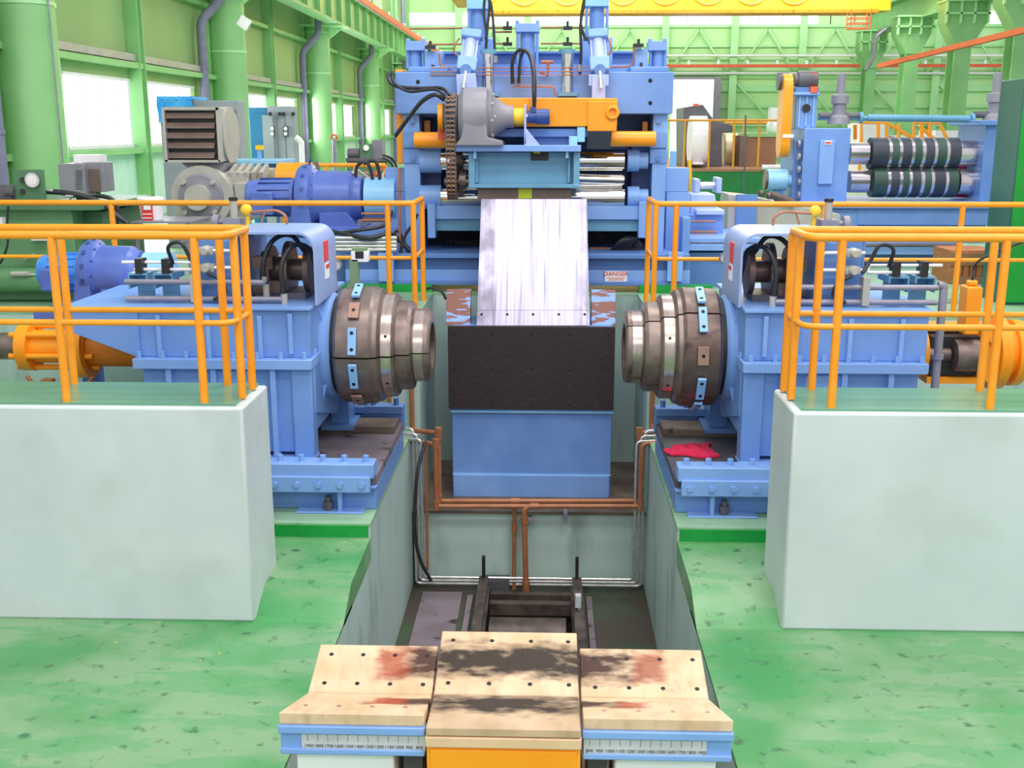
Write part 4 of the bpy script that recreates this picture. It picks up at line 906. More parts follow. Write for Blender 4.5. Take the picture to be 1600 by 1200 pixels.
ch = build('drive_chain', pl_, 'dark_grey', t); build('chain_pin', rl_, 'brown_box', ch)
q = MB().lathe((ox - .06, g + .2, zc2), (1, 0, 0), [(0, .1), (0, .19), (.12, .19), (.12, .1)], 28).cyl((ox - .1, g + .2, zc2 - .02), (ox + .28, g + .2, zc2 - .02), .05).cyl((ox + .08, g + .2, zc2), (ox + .16, g + .2, zc2), .10)
q.cyl((ox - .02, g + .5, at(0, 250, g + .5).z), (ox + .1, g + .5, at(0, 250, g + .5).z), .14)
build('lower_sprocket', q, 'drum_dark', t)
build('chain_guard', pb(684, 195, 704, 219, g + .35, .1), 'busbar_red', t)
# hoses
q = MB().tube([at(611, 112, F - .2), at(606, 122, F - .35), at(620, 135, F - .4), at(660, 138, F - .5), at(690, 138, F - .6), at(703, 150, F - .75)], .022, 10, spline=True)
q.tube([at(612, 118, F - .2), at(616, 130, F - .4), at(640, 143, F - .5), at(680, 140, F - .6), at(700, 155, F - .7)], .018, 10, spline=True)
q.tube([at(694, 156, F - .7), at(680, 148, F - .75), at(660, 158, F - .6), at(640, 182, F - .4), at(618, 212, F - .2)], .026, 10, spline=True)
build('hose', q, 'rubber', t)
q = MB().tube([at(801, 130, F - .25), at(801, 95, F - .3), at(812, 78, F - .35), at(826, 84, F - .4), at(833, 110, F - .6), at(834, 145, F - .7), at(835, 168, g + .2)], .022, 10, spline=True)
q.tube([at(811, 130, F - .25), at(812, 98, F - .28), at(820, 79, F - .3), at(832, 92, F - .4), at(836, 125, F - .6), at(836, 160, g + .2)], .018, 10, spline=True)
for pth in (((757, 100), (760, 60), (756, 20), (759, -6), (767, 5), (771, 40), (773, 80)), ((759, 62), (762, 40), (765, 8), (762, -10))):
    q.tube([at(x, y, F + .1) for x, y in pth], .017, 10, spline=True)
q.tube([at(x, y, F + .1) for x, y in ((914, 60), (908, 40), (909, 20), (914, -8))], .018, 10, spline=True).tube([at(x, y, F + .08) for x, y in ((906, 118), (908, 80), (907, 40), (912, 10), (913, -8))], .018, 10, spline=True)
build('hose', q, 'rubber', t)
q = MB()
for x, y in ((801, 126), (811, 126), (835, 162), (905, 106), (774, 92)): q.cyl(at(x, y + 6, F - .2), at(x, y - 5, F - .2), .028)
build('hose_fitting', q, 'grey_pipe', t)
# ------------------------------------------------------------------ drives left of the straightener
def gear_motor(label, x0, x1, cy, Y, R, group, floor_z, sky=True):
    """motor, bell gearbox and pale coupling cover in a row along X; sizes given by where it stands"""
    a = at(x0, cy, Y); b = at(x1, cy, Y); L = b.x - a.x; z = a.z
    t = thing('gear_motor', label, 'motor', ((a.x + b.x) / 2, Y, floor_z), group)
    m = build('motor', MB().lathe((a.x, Y, z), (1, 0, 0), [(0, R * .45), (.03, R * .52), (L * .10, R * .55), (L * .32, R * .58), (L * .34, R * .4)], 28), 'motor_blue' if sky else 'navy', t)
    q = MB()
    for k in range(14):
        an = 2 * math.pi * k / 14; o = Vector((0, math.cos(an), math.sin(an))); q.bar(Vector((a.x + L * .09, Y, z)) + o * R * .57, Vector((a.x + L * .30, Y, z)) + o * R * .57, .012, .03, up=o)
    build('cooling_fin', q, 'motor_blue' if sky else 'navy_dark', m)
    build('terminal_box', MB().box(a.x + L * .06, a.x + L * .2, Y - R * .78, Y - R * .45, z - R * .5, z + R * .2), 'navy', m, .02)
    g_ = build('gearbox', MB().lathe((a.x + L * .33, Y, z), (1, 0, 0), [(0, R * .5), (L * .02, R * .92), (L * .045, R), (L * .11, R), (L * .12, R * .9), (L * .14, R * .82), (L * .37, R * .80), (L * .40, R * .68), (L * .44, R * .66), (L * .45, R * .45)], 40), 'navy', t)
    q = MB()
    for k in range(6): 
        an = .3 + k * .45; o = Vector((0, -math.cos(an - .9), math.sin(an - .9))); q.bar(Vector((a.x + L * .39, Y, z)) + o * (R + .002), Vector((a.x + L * .415, Y, z)) + o * (R + .002), .05, .008, up=o)
    for k in range(12):
        an = 2 * math.pi * k / 12; q.ball((a.x + L * .455, Y + math.cos(an) * R * .86, z + math.sin(an) * R * .86), .016, 4)
    build('slot', q, 'navy_dark', g_)
    build('gearbox_foot', MB().prism([(a.x + L * .34, z - R * .1), (a.x + L * .44, z - R * .1), (a.x + L * .46, floor_z), (a.x + L * .31, floor_z)], 'y', Y - R * .95, Y - R * .7).prism([(a.x + L * .34, z), (a.x + L * .44, z), (a.x + L * .46, floor_z), (a.x + L * .31, floor_z)], 'y', Y + R * .5, Y + R * .8)
          .prism([(a.x + L * .50, z - R * .4), (a.x + L * .68, z - R * .4), (a.x + L * .76, floor_z), (a.x + L * .50, floor_z)], 'y', Y - R * .7, Y + R * .5).box(a.x + L * .3, a.x + L * .78, Y - R, Y + R, floor_z, floor_z + .03), 'navy', g_, .008)
    build('coupling_cover', MB().lathe((a.x + L * .79, Y, z), (1, 0, 0), [(0, R * .3), (0, R * .62), (L * .2, R * .62), (L * .2, R * .3)], 32), 'sky_paint', t)
    build('eye_bolt', MB().ring((a.x + L * .42, Y, z + R + .04), (1, 0, 0), .035, .01, 16, 6), 'navy_dark', g_)
    return t
gear_motor('bright blue gear motor on the left uncoiler behind the front guardrail', 66, 272, 425, 10.9, .33, 'blue gear motors', 1.82)
sup = MB().box(-5.1, -3.70, 10.52, 11.3, 1.70, 1.82).box(-4.9, -4.75, 11.05, 11.25, .3, 1.70).box(-4.0, -3.85, 11.05, 11.25, .3, 1.70)
tag(build('motor_stand', sup, 'navy'), 'navy blue stand carrying the bright blue gear motor behind the left uncoiler', 'stand')
gear_motor('navy blue gear motor driving the straightener from the left', 388, 622, 308, 14.3, .42, 'blue gear motors', at(500, 360, 13.75).z, False)
q = MB().pb(505, 360, 600, 374, 13.75, 1.2).pb(380, 372, 600, 397, 13.95, .9).pb(520, 397, 560, 401, 13.6, 1)
ds = build('drive_stand', q, 'blue_body'); tag(ds, 'blue steel stand under the navy gear motor beside the straightener', 'stand')
for v in ((-3.9, -1.7),):
    build('stand_leg', MB().box(v[0], v[1], 13.9, 14.7, 1.60, at(0, 396, 13.9).z), 'blue_deep', ds)
for i, y in enumerate((372, 378.5, 384.5, 390)):
    tag(build('steel_pipe', MB().tube([at(520, y, 13.45), at(612, y, 13.45)], .022, 12).cyl(at(612, y, 13.45), at(620, y, 13.45), .028), 'steel_pipe'), 'polished horizontal steel pipe beside the straightener, %s of the four' % ('topmost', 'second', 'third', 'lowest')[i], 'pipe', 'pipes beside the straightener')
tag(build('pipe_bracket', pb(594, 366, 600, 396, 13.5, .25), 'grey_pipe'), 'grey bracket clamping the four polished pipes', 'bracket')
tag(build('cable', MB().tube([at(518, 362, 13.6), at(540, 366, 13.5), at(575, 372, 13.4), at(608, 366, 13.5), at(622, 374, 13.6), at(648, 398, 13.6)], .03, 10, spline=True).tube([at(515, 366, 13.6), at(560, 360, 13.5), at(600, 352, 13.6), at(612, 330, 13.7)], .022, 10, spline=True), 'rubber'), 'black cables draped over the polished pipes', 'cable')
tag(build('cable', MB().tube([at(607, 392, 13.55), at(620, 360, 13.6), at(632, 380, 13.6), at(640, 400, 13.6)], .02, 8, spline=True).tube([at(625, 398, 13.55), at(632, 370, 13.6), at(645, 350, 13.6), at(652, 335, 13.7)], .02, 8, spline=True), 'rubber'), 'tangle of black cables at the left foot of the straightener', 'cable')
tag(build('copper_pipe', MB().tube([at(624, 262, 13.6), at(625, 386, 13.6)], .018).tube([at(565, 334, 14), at(612, 334, 14)], .018).tube([at(565, 344, 14), at(612, 344, 14)], .018), 'copper'), 'copper pipes beside the pale coupling left of the straightener', 'pipe')
for i, p_ in enumerate([[(556, 292), (557, 262), (570, 253), (578, 262), (584, 290)], [(568, 256), (585, 251), (592, 268), (594, 290)], [(552, 300), (555, 280), (548, 272), (546, 282)]]):
    tag(build('hydraulic_hose', MB().tube([at(x, y, 14.2) for x, y in p_], .022, 10, spline=True), 'rubber'), 'black hose arching over the navy gear motor, %s' % ('largest loop', 'loop nearest the straightener', 'smallest loop')[i], 'hose')
tag(build('hydraulic_hose', MB().tube([at(x, y, 14.6) for x, y in ((598, 242), (612, 248), (620, 262), (624, 275))], .015, 10, spline=True).tube([at(x, y, 14.6) for x, y in ((598, 246), (610, 254), (617, 268), (622, 290))], .012, 10, spline=True), 'rubber'), 'thin black hoses curving down to the straightener side', 'hose')
# ------------------------------------------------------------------ left side equipment on the raised floor
G = 1.60
t = thing('hydraulic_unit', 'green hydraulic tank unit with a round gauge panel, at the left edge', 'hydraulic unit', (-6, 12.9, G))
build('tank', MB().box(-8.5, at(112, 330, 12.6).x, 12.6, 14.2, at(60, 470, 12.6).z, at(60, 325, 12.6).z), 'unit_green', t, .02)
build('tank_lid', MB().box(-8.5, at(160, 330, 12.6).x, 12.5, 14.3, at(60, 328, 12.6).z, at(60, 318, 12.6).z), 'unit_green_dark', t, .01)
build('rear_tank', MB().box(at(112, 340, 12.9).x, at(160, 340, 12.9).x, 12.9, 14.2, G, at(60, 330, 12.9).z), 'unit_green_dark', t, .01)
build('lower_tank', MB().cyl(at(-80, 437, 12.45), at(138, 437, 12.45), .14, n=24), 'unit_green', t)
gp = build('gauge_panel', pb(22, 265, 68, 318, 12.6, .06), 'unit_green_dark', t, .006)
c = at(53, 281, 12.6)
gg = build('gauge', MB().cyl(c - Vector((0, .05, 0)), c, .085, n=28), 'chrome', gp); build('dial', MB().cyl(c - Vector((0, .054, 0)), c - Vector((0, .05, 0)), .06, n=24), 'bin_white', gg)
q = MB()
for y in (281, 299): q.cyl(at(35, y, 12.57), at(35, y, 12.6), .03)
build('knob', q, 'black', gp)
build('pump', MB().cyl(at(-20, 306, 12.7), at(26, 306, 12.7), .13, n=20).cyl(at(10, 300, 12.6), at(24, 300, 12.6), .06), 'dark_grey', t)
build('sight_pipe', MB().tube([at(18, 428, 12.3), at(45, 428, 12.3)], .03).tube([at(45, 429, 12.3), at(100, 430, 12.4)], .012).tube([at(38, 405, 12.5), at(55, 398, 12.5)], .022), 'beige_grey', t)
q = MB()
for i, (a, b_) in enumerate(((72, 298), (100, 306), (90, 312))): q.cyl(at(a + 4 * i, b_, 12.7), at(a + 12 + 4 * i, b_, 12.7), .03)
build('fitting', q, 'steel_pipe', t)
tag(build('hydraulic_hose', MB().tube([at(x, y, 12.7) for x, y in ((66, 299), (100, 301), (135, 308), (160, 318), (180, 335), (200, 350))], .032, 10, spline=True), 'rubber'), 'thick black hose running from the green gauge panel down to the right', 'hose')
tag(build('hydraulic_hose', MB().tube([at(x, y, 12.9) for x, y in ((120, 310), (155, 306), (178, 314), (185, 335), (182, 352))], .025, 10, spline=True), 'rubber'), 'thinner black hose curling beside the green hydraulic unit', 'hose')
tag(build('cable', MB().tube([at(x, y, 12.2) for x, y in ((13, 322), (11, 350), (12, 380), (6, 400), (0, 412))], .014, 8, spline=True), 'rubber'), 'thin black cable hanging down the front of the green tank', 'cable')
tag(build('paper_tag', pb(-3, 340, 3, 356, 12.45, .1).pb(48, 366, 75, 376, 12.5, .08), 'bin_white'), 'pale tags stuck on the green tank', 'label')
q = MB()
for a in ((92, 458, -.3), (40, 470, .2)): q.box(at(a[0], 460, 12.3).x - .02, at(a[0], 460, 12.3).x + .02, 12.2, 12.5, G, 2.0)
# wall switch box, white wall board
t = thing('switch_cabinet', 'grey switch box with vent slots hung on the left wall beside the first column', 'switch box', at(125, 310, 16.5))
build('body', pb(92, 256, 133, 308, 16.4, .5), 'machine_grey', t, .01); build('door_panel', pb(130, 254, 162, 300, 16.5, .4), 'machine_grey', t, .01)
q = MB()
for i in range(9): q.pb(118, 266 + i * 3.5, 128, 267.5 + i * 3.5, 16.39, .02)
build('vent_slots', q, 'dark_grey', t); build('window', pb(139, 264, 156, 300, 16.48, .03), 'louvre_brown', t, .005)
build('upper_box', pb(115, 242, 155, 256, 16.8, .3), 'bin_white', t); build('leg', MB().box(at(98, 308, 16.6).x, at(102, 308, 16.6).x, 16.6, 16.68, G, at(98, 308, 16.6).z + .05).box(at(150, 300, 16.6).x, at(154, 300, 16.6).x, 16.6, 16.68, G, at(150, 300, 16.6).z + .05), 'dark_grey', t)
# bucket
t = thing('bucket', 'white plastic bucket with a red label on a grey bench', 'bucket', at(238, 345, 13.6))
a = at(238, 346, 13.6); zt_ = at(238, 308, 13.6).z
build('pail', MB().lathe(a, (0, 0, 1), [(0, .13), (zt_ - a.z - .04, .155)], 28), 'bin_white', t); build('lid', MB().lathe((a.x, a.y, zt_ - .05), (0, 0, 1), [(0, .165), (.04, .165), (.05, .15)], 28), 'white', t)
lb = MB().lathe((a.x, a.y, a.z + .04), (0, 0, 1), [(0, .137), (0, .139), (.2, .156), (.2, .154)], 8, math.radians(62), math.radians(100), up=(1, 0, 0))
build('red_label', pb(222, 319, 238, 345, 13.6 - .165, .02), 'red', t); build('label_text', pb(224, 321, 235, 328, 13.42, .01).pb(223, 334, 237, 335.5, 13.42, .01).pb(223, 340, 237, 341.5, 13.42, .01), 'white', t)
q = pb(205, 346, 300, 349, 13.3, .8).box(at(210, 349, 13.4).x, at(214, 349, 13.4).x, 13.4, 13.46, G, at(212, 349, 13.4).z).box(at(290, 349, 13.4).x, at(294, 349, 13.4).x, 13.4, 13.46, G, at(292, 349, 13.4).z); tag(build('bench', q, 'machine_grey'), 'low grey bench under the white bucket', 'bench')
# grey motor with blower
t = thing('blower_motor', 'big grey electric motor with a square louvred blower box on top', 'motor', at(330, 345, 14.8))
c = at(318, 307, 14.6); r_ = at(366, 307, 14.6).x - c.x
build('motor_end', MB().lathe((c.x, 14.5, c.z), (0, 1, 0), [(0, r_ * .55), (0, r_ * .98), (.06, r_), (.5, r_)], 44), 'beige_grey', t)
e_ = build('end_shield', MB().lathe((c.x, 14.42, c.z), (0, 1, 0), [(0, r_ * .34), (.02, r_ * .42), (.02, r_ * .68), (.08, r_ * .74), (.09, r_ * .60)], 40), 'machine_grey', t)
q = MB()
for k in range(4):
    a = math.pi / 4 + k * math.pi / 2; q.cyl((c.x + math.cos(a) * r_ * .66, 14.38, c.z + math.sin(a) * r_ * .66), (c.x + math.cos(a) * r_ * .66, 14.46, c.z + math.sin(a) * r_ * .66), .03, n=8)
build('bolt', q, 'beige_grey', e_)
build('encoder', MB().cyl((c.x, 14.3, c.z), (c.x, 14.44, c.z), r_ * .4, n=28), 'beige_grey', e_)
build('motor_body', pb(352, 268, 390, 345, 14.7, 1.5).pb(366, 285, 392, 320, 14.6, .5), 'beige_grey', t, .02)
q = MB()
for i in range(5): q.bar(at(360 + i * 12, 276, 14.7), at(370 + i * 12, 262, 15.0), .05, .12)
build('terminal_ribs', q, 'beige_grey', t)
bx = build('blower_box', pb(256, 168, 345, 253, 14.6, .5), 'beige_grey', t, .008)
q = MB(); 
for i in range(5):
    y = 176 + i * 15.5; a = at(261, y, 14.58); b_ = at(337, y + 9, 14.58)
    q.add([(a.x, 14.56, a.z), (b_.x, 14.56, a.z), (b_.x, 14.50, b_.z), (a.x, 14.50, b_.z), (a.x, 14.59, a.z), (b_.x, 14.59, a.z), (b_.x, 14.53, b_.z), (a.x, 14.53, b_.z)], [(0, 1, 2, 3), (7, 6, 5, 4), (0, 4, 5, 1), (1, 5, 6, 2), (2, 6, 7, 3), (3, 7, 4, 0)])
build('louvre', q, 'louvre_brown', bx, smooth=False); build('louvre_opening', pb(259, 173, 340, 250, 14.585, .03), 'black', bx)
build('frame_lip', pb(256, 167, 341, 172, 14.5, .1).pb(256, 250, 344, 254, 14.5, .1).pb(255, 168, 259, 253, 14.5, .1).pb(339, 168, 344, 253, 14.5, .1), 'beige_grey', bx)
bl = MB().lathe((at(345, 210, 14.9).x - .02, 15.0, at(345, 212, 14.9).z), (1, 0, 0), [(0, .12), (0, .38), (.14, .38), (.14, .12)], 40)
build('fan_scroll', bl, 'beige_grey', bx); build('duct', MB().prism([(at(268, 0, 14.7).x, at(0, 254, 14.7).z), (at(343, 0, 14.7).x, at(0, 254, 14.7).z), (at(335, 0, 14.7).x, at(0, 267, 14.7).z), (at(285, 0, 14.7).x, at(0, 267, 14.7).z)], 'y', 14.65, 15.1), 'machine_grey', bx)
# cabinets along the left wall
def cabinet(name, label, x0, x1, ytop, Y, m, doors, extra=None, group=None, D=.7):
    a = at(x0, ytop, Y); b_ = at(x1, ytop, Y)
    t = thing(name, label, 'cabinet', ((a.x + b_.x) / 2, Y + D / 2, G), group)
    build('body', MB().box(a.x, b_.x, Y, Y + D, G, a.z), m, t, .01)
    n_ = doors
    for i in range(n_):
        xa = a.x + (b_.x - a.x) * i / n_ + .015; xb = a.x + (b_.x - a.x) * (i + 1) / n_ - .015
        d = build('door', MB().box(xa, xb, Y - .02, Y, G + .1, a.z - .12), m, t, .004)
        build('handle', MB().box(xb - .08, xb - .03, Y - .04, Y - .02, G + 1.1, G + 1.25), 'black', d)
    return t, a, b_
t, a, b_ = cabinet('electrical_cabinet', 'tall grey two-door electrical cabinet behind the louvred blower, blue tarp on top', 248, 372, 157, 18.5, 'cabinet_grey', 2, D=.45)
q = MB()
for x, y in ((345, 176), (364, 176)): q.cyl(at(x, y, 18.44), at(x, y, 18.5), .05)
build('lock', q, 'black', t)
mb = MB(); nx, ny = 12, 7; A_ = at(242, 153, 18.3); B_ = at(300, 192, 18.3); rnd = random.Random(8); vs = []
for k in (0, 1):
    for j in range(ny):
        for i in range(nx): vs.append((A_.x + (B_.x - A_.x) * i / (nx - 1) , 18.38 - .03 * math.sin(i * 1.7 + j) + k * .02, A_.z + (B_.z - A_.z) * j / (ny - 1) * (1 if i < 3 else .62 + .1 * math.sin(i)) ))
fs = [(k * nx * ny + j * nx + i, k * nx * ny + j * nx + i + 1, k * nx * ny + (j + 1) * nx + i + 1, k * nx * ny + (j + 1) * nx + i) for k in (0, 1) for j in range(ny - 1) for i in range(nx - 1)]
mb.add(vs, fs).box(A_.x, B_.x, 18.38, 19.2, A_.z - .02, A_.z + .03)
tag(build('tarp', mb, 'tarp'), 'bright blue plastic sheet hanging over the grey cabinet top', 'tarp')
cabinet('electrical_cabinet', 'teal blue electrical cabinet with a grey door, between the two grey cabinets', 388, 416, 168, 23, 'teal', 1)
tt, a, b_ = cabinet('electrical_cabinet', 'tall grey cabinet row with two small red-framed meters, nearer the straightener', 418, 458, 166, 22.5, 'cabinet_grey', 3, D=.4)
q = MB()
for x in (425, 446): q.pb(x - 4, 197, x + 4, 213, 22.42, .06)
mt = build('meter_frame', q, 'dark_grey', tt); q = MB()
for x in (425, 446):
    for y in (201, 209): q.cyl(at(x, y, 22.38), at(x, y, 22.42), .035)
build('meter', q, 'white', mt)
q = MB()
for x, y in ((422, 178), (437, 178), (443, 178), (458, 178)): q.cyl(at(x, y, 22.38), at(x, y, 22.44), .04)
build('lock', q, 'black', tt)
tag(build('panel_door', MB().box(at(400, 0, 22.4).x, at(417, 0, 22.4).x, 22.4, 22.48, G, at(400, 180, 22.4).z), 'cabinet_grey'), 'loose grey panel leaning on the teal cabinet', 'panel')
# blue table with yellow capped post, orange roller cover and fence
t = thing('blue_stand', 'light blue stand with a thin post capped in yellow behind the grey motor', 'stand', at(410, 300, 16.5))
build('top', pb(350, 250, 440, 256, 16.3, .9), 'sky_paint', t, .006); build('frame', pb(412, 256, 438, 300, 16.6, .12).pb(432, 254, 438, 330, 16.4, .6), 'blue', t, .006)
ps = build('post', pb(402, 232, 407, 252, 16.5, .05), 'blue', t); build('yellow_cap', pb(399, 227, 410, 234, 16.48, .1), 'yellow', ps)
build('leg', MB().box(at(355, 256, 16.5).x, at(360, 256, 16.5).x, 16.5, 16.58, G, at(355, 256, 16.5).z).box(at(430, 300, 16.5).x, at(436, 300, 16.5).x, 16.5, 16.58, G, at(430, 300, 16.5).z), 'blue', t)
t = thing('roller_cover', 'orange rounded guard cover behind the navy gear motor', 'cover', at(465, 300, 15.6))
a, b_ = at(436, 275, 15.8), at(492, 275, 15.8)
build('cover', MB().lathe((a.x, 15.8, a.z - .05), (1, 0, 0), [(0, .12), (0, .24), (b_.x - a.x, .24), (b_.x - a.x, .12)], 28), 'orange', t)
build('side_disc', MB().cyl((b_.x, 15.8, a.z - .05), (b_.x + .03, 15.8, a.z - .05), .26, n=28), 'dark_grey', t)
build('stand', MB().box(a.x + .1, b_.x - .1, 15.7, 15.9, G, a.z - .25), 'blue_deep', t)
def fence(label, posts, z0, z1, Y, r=.025, m='rail_orange', mids=(.5,)):
    t = thing('guardrail', label, 'guardrail', (posts[0], Y, z0), 'orange guardrails')
    build('top_rail', MB().cyl((posts[0], Y, z1), (posts[-1], Y, z1), r, n=8), m, t)
    for f_ in mids: build('middle_rail', MB().cyl((posts[0], Y, z0 + (z1 - z0) * f_), (posts[-1], Y, z0 + (z1 - z0) * f_), r * .8, n=8), m, t)
    for x in posts: build('post', MB().cyl((x, Y, z0), (x, Y, z1), r, n=8), m, t)
    return t
fz = at(500, 258, 18).z
fence('low orange guardrail in front of the left wall columns', [at(x, 258, 18).x for x in (438, 470, 510, 555, 602)], G, fz, 18, .035)
t = thing('pallet_stack', 'stack of rough mixed scrap strips behind the left side of the straightener', 'scrap', at(600, 290, 16.5))
rnd = random.Random(11); q = MB(); q2 = MB()
for i in range(46):
    x = rnd.uniform(540, 640); y = rnd.uniform(270, 296); a = at(x, y, 16 + rnd.uniform(0, .6)); d = Vector((rnd.uniform(-.3, .3), rnd.uniform(-.1, .1), rnd.uniform(-.1, .1)))
    (q if i % 3 else q2).bar(a - d, a + d, .03, .02)
build('strip', q, 'beige_grey', t); build('strip', q2, 'busbar_red', t); build('bin', MB().box(at(535, 0, 16).x, at(640, 0, 16).x, 15.95, 16.8, G, at(600, 294, 16).z), 'brown_box', t)
t = thing('hydraulic_unit', 'small dark green hydraulic unit with pump on the far left wall side', 'hydraulic unit', at(575, 300, 19))
build('tank', pb(541, 250, 604, 275, 19, .8), 'unit_green_dark', t, .02); build('lid', pb(540, 247, 606, 252, 18.95, .9), 'dark_grey', t); vb = build('valve_panel', pb(563, 225, 579, 248, 19.1, .2), 'unit_green_dark', t)
build('gauge', MB().cyl(at(572, 231, 19.05), at(572, 231, 19.1), .05), 'white', vb); build('pump', MB().cyl(at(544, 240, 19.2), at(562, 240, 19.2), .09), 'dark_grey', t); build('side_box', pb(581, 219, 598, 248, 19.4, .3), 'machine_grey', t)
build('legs', MB().box(at(545, 0, 19).x, at(600, 0, 19).x, 19.1, 19.7, G, at(570, 274, 19).z), 'unit_green', t)
t = thing('hydrant_post', 'thin dark post with a round valve wheel before the left wall', 'post', at(522, 262, 24))
build('pole', MB().cyl((at(522, 262, 24).x, 24, G), at(522, 218, 24), .05), 'grey_pipe', t); build('wheel', MB().ring(at(522, 215, 24), (0, 1, 0), .06, .02), 'busbar_red', t)
tag(build('white_pipe', MB().tube([at(462, 214, 20), at(470, 222, 20), at(472, 240, 20), (at(472, 300, 20).x, 20, G)], .05, spline=True), 'white'), 'curved white pipe standing beside the grey cabinet row', 'pipe')
# ------------------------------------------------------------------ right side: exit conveyor and slitter
t = thing('exit_table', 'blue transfer table with a toothed rack bed right of the straightener', 'table', (3.2, 14.6, G))
build('bed', pb(1075, 372, 1190, 380, 14.0, 1.6).pb(1075, 382, 1190, 392, 13.95, 1.5), 'blue', t, .006)
q = MB()
for i in range(26): q.pb(1078 + i * 4.1, 378, 1080 + i * 4.1, 381, 13.98, .03)
build('rack', q, 'grey_pipe', t)
build('block', pb(1074, 335, 1130, 368, 14.6, .9).pb(1066, 340, 1078, 398, 13.85, .3), 'blue_body', t, .01)
build('carriage', pb(1088, 328, 1132, 336, 14.5, 1.0).prism([(at(1088, 0, 14.9).x, at(0, 330, 14.9).z), (at(1133, 0, 14.9).x, at(0, 330, 14.9).z), (at(1126, 0, 14.9).x, at(0, 300, 14.9).z), (at(1088, 0, 14.9).x, at(0, 300, 14.9).z)], 'y', 14.7, 15.3), 'lavender', t, .01)
build('bracket', pb(1086, 280, 1094, 302, 15, .4).pb(1120, 278, 1128, 302, 15, .4), 'lavender', t, .01); build('pin', MB().cyl(at(1094, 290, 15.2), at(1120, 290, 15.2), .05), 'steel_pipe', t)
build('copper_line', MB().tube([at(1075, 346, 14.5), at(1118, 346, 14.5)], .012).tube([at(1075, 362, 14.5), at(1120, 362, 14.5)], .012).tube([at(1075, 366, 14.5), at(1118, 366, 14.5)], .012), 'copper', t)
build('frame', MB().box(at(1078, 0, 14).x, at(1190, 0, 14).x, 14.1, 15.4, G, at(0, 392, 14).z), 'blue_deep', t)
t = thing('pole_stand', 'narrow light blue post with a grey disc just right of the straightener', 'post', (at(1052, 440, 15.9).x, 15.9, G))
build('post', MB().box(at(1046, 300, 15.9).x, at(1055, 300, 15.9).x, 15.9, 16.0, G, at(1050, 236, 15.9).z), 'sky_paint', t, .004); build('arm', pb(1055, 280, 1063, 302, 15.8, .3), 'blue', t, .006)
build('disc', MB().lathe(at(1062, 282, 15.9), (1, .2, 0), [(0, .05), (.14, .16), (.16, .1)], 24), 'drum_steel', t)
build('yellow_post', MB().tube([at(1077, 250, 15.7), at(1079, 302, 15.7), (at(1082, 330, 15.7).x, 15.7, G)], .03), 'yellow', t)
t = thing('slitter_guide', 'long low grey sloping cover in front of the slitter', 'cover', at(1230, 350, 15.6))
A_ = [at(1150, 303, 16.2), at(1320, 328, 14.2), at(1320, 345, 14.2), at(1150, 345, 16.2)]
q = MB().prism([(at(1148, 0, 15.5).x, G + .2), (at(1330, 0, 15.5).x, G + .2), (at(1330, 0, 15.5).x, at(0, 330, 15.5).z), (at(1182, 0, 15.5).x, at(0, 303, 15.5).z), (at(1148, 0, 15.5).x, at(0, 300, 15.5).z)], 'y', 15.3, 16.0); build('cover', q, 'beige_grey', t, .01)
build('end_panel', pb(1150, 304, 1182, 372, 15.25, .05), 'blue_deep', t)
q = MB().cyl(at(1205, 304, 15.2), at(1240, 316, 15.2), .05)
for i in range(5): q.ball(at(1190 + i * 12, 302 + i * 4, 15.25), .05, 5)
build('fitting', q, 'drum_dark', t)
# slitter
S = 16.5
t = thing('slitter', 'blue slitting machine with two dark ringed roll arbors at the right', 'machine', at(1400, 340, S))
build('left_housing', pb(1254, 200, 1326, 325, S, 1.3), 'blue_body', t, .015)
cp = build('cover_plate', pb(1280, 219, 1303, 288, S - .06, .06), 'blue', t, .01)
lb_ = build('label', pb(1289, 220, 1299, 226, S - .07, .01), 'paper', cp); c = at(1294, 223, S - .075); build('label_text', MB().box(c.x - .04, c.x + .04, c.y, c.y + .004, c.z - .012, c.z + .012), 'red', lb_)
build('side_box', pb(1238, 218, 1256, 320, S + .2, .9), 'blue_deep', t, .02)
q = MB()
for i in range(5): q.cyl(at(1246, 225 + i * 20, S + .1), at(1250, 225 + i * 20, S + .1), .06)
build('fitting', q, 'grey_pipe', t)
lt = build('lift_column', pb(1244, 148, 1276, 202, S + .2, .7).pb(1238, 144, 1282, 149, S + .1, .9), 'blue', t, .01)
q = MB()
for x in (1249, 1260, 1271): q.pb(x - 1, 150, x + 1, 198, S + .17, .05)
build('rib', q, 'sky_paint', lt); build('port', MB().cyl(at(1260, 169, S + .15), at(1260, 169, S + .2), .06), 'black', lt)
build('drive_motor', MB().cyl(at(1246, 125, S + .3), at(1276, 125, S + .3), .13, n=24).cyl(at(1215, 127, S + .3), at(1232, 127, S + .3), .13, n=24).cyl(at(1240, 125, S + .3), at(1248, 125, S + .3), .09), 'dark_grey', t)
build('motor_base', pb(1243, 136, 1280, 144, S + .2, .5), 'blue_deep', t); build('orange_bracket', pb(1266, 114, 1278, 120, S + .2, .3).pb(1267, 135, 1278, 146, S + .1, .3), 'busbar_red', t)
a, b_ = at(1224, 113, S - .1), at(1239, 247, S - .1); rr = .0
q = MB(); hw = (at(1239, 0, S).x - at(1224, 0, S).x) / 2; pr = []
for k in range(9): an = math.pi * k / 8; pr.append((S + .25 + math.cos(an) * .2, a.z - .2 + math.sin(an) * .2))
for k in range(9): an = math.pi + math.pi * k / 8; pr.append((S + .25 + math.cos(an) * .2, b_.z + .2 + math.sin(an) * .2))
q.prism(pr, 'x', at(1224, 180, S).x, at(1239, 180, S).x); cg = build('chain_guard', q, 'orange', t, .01); build('white_mark', pb(1223, 210, 1240, 215, S + .04, .1), 'white', cg)
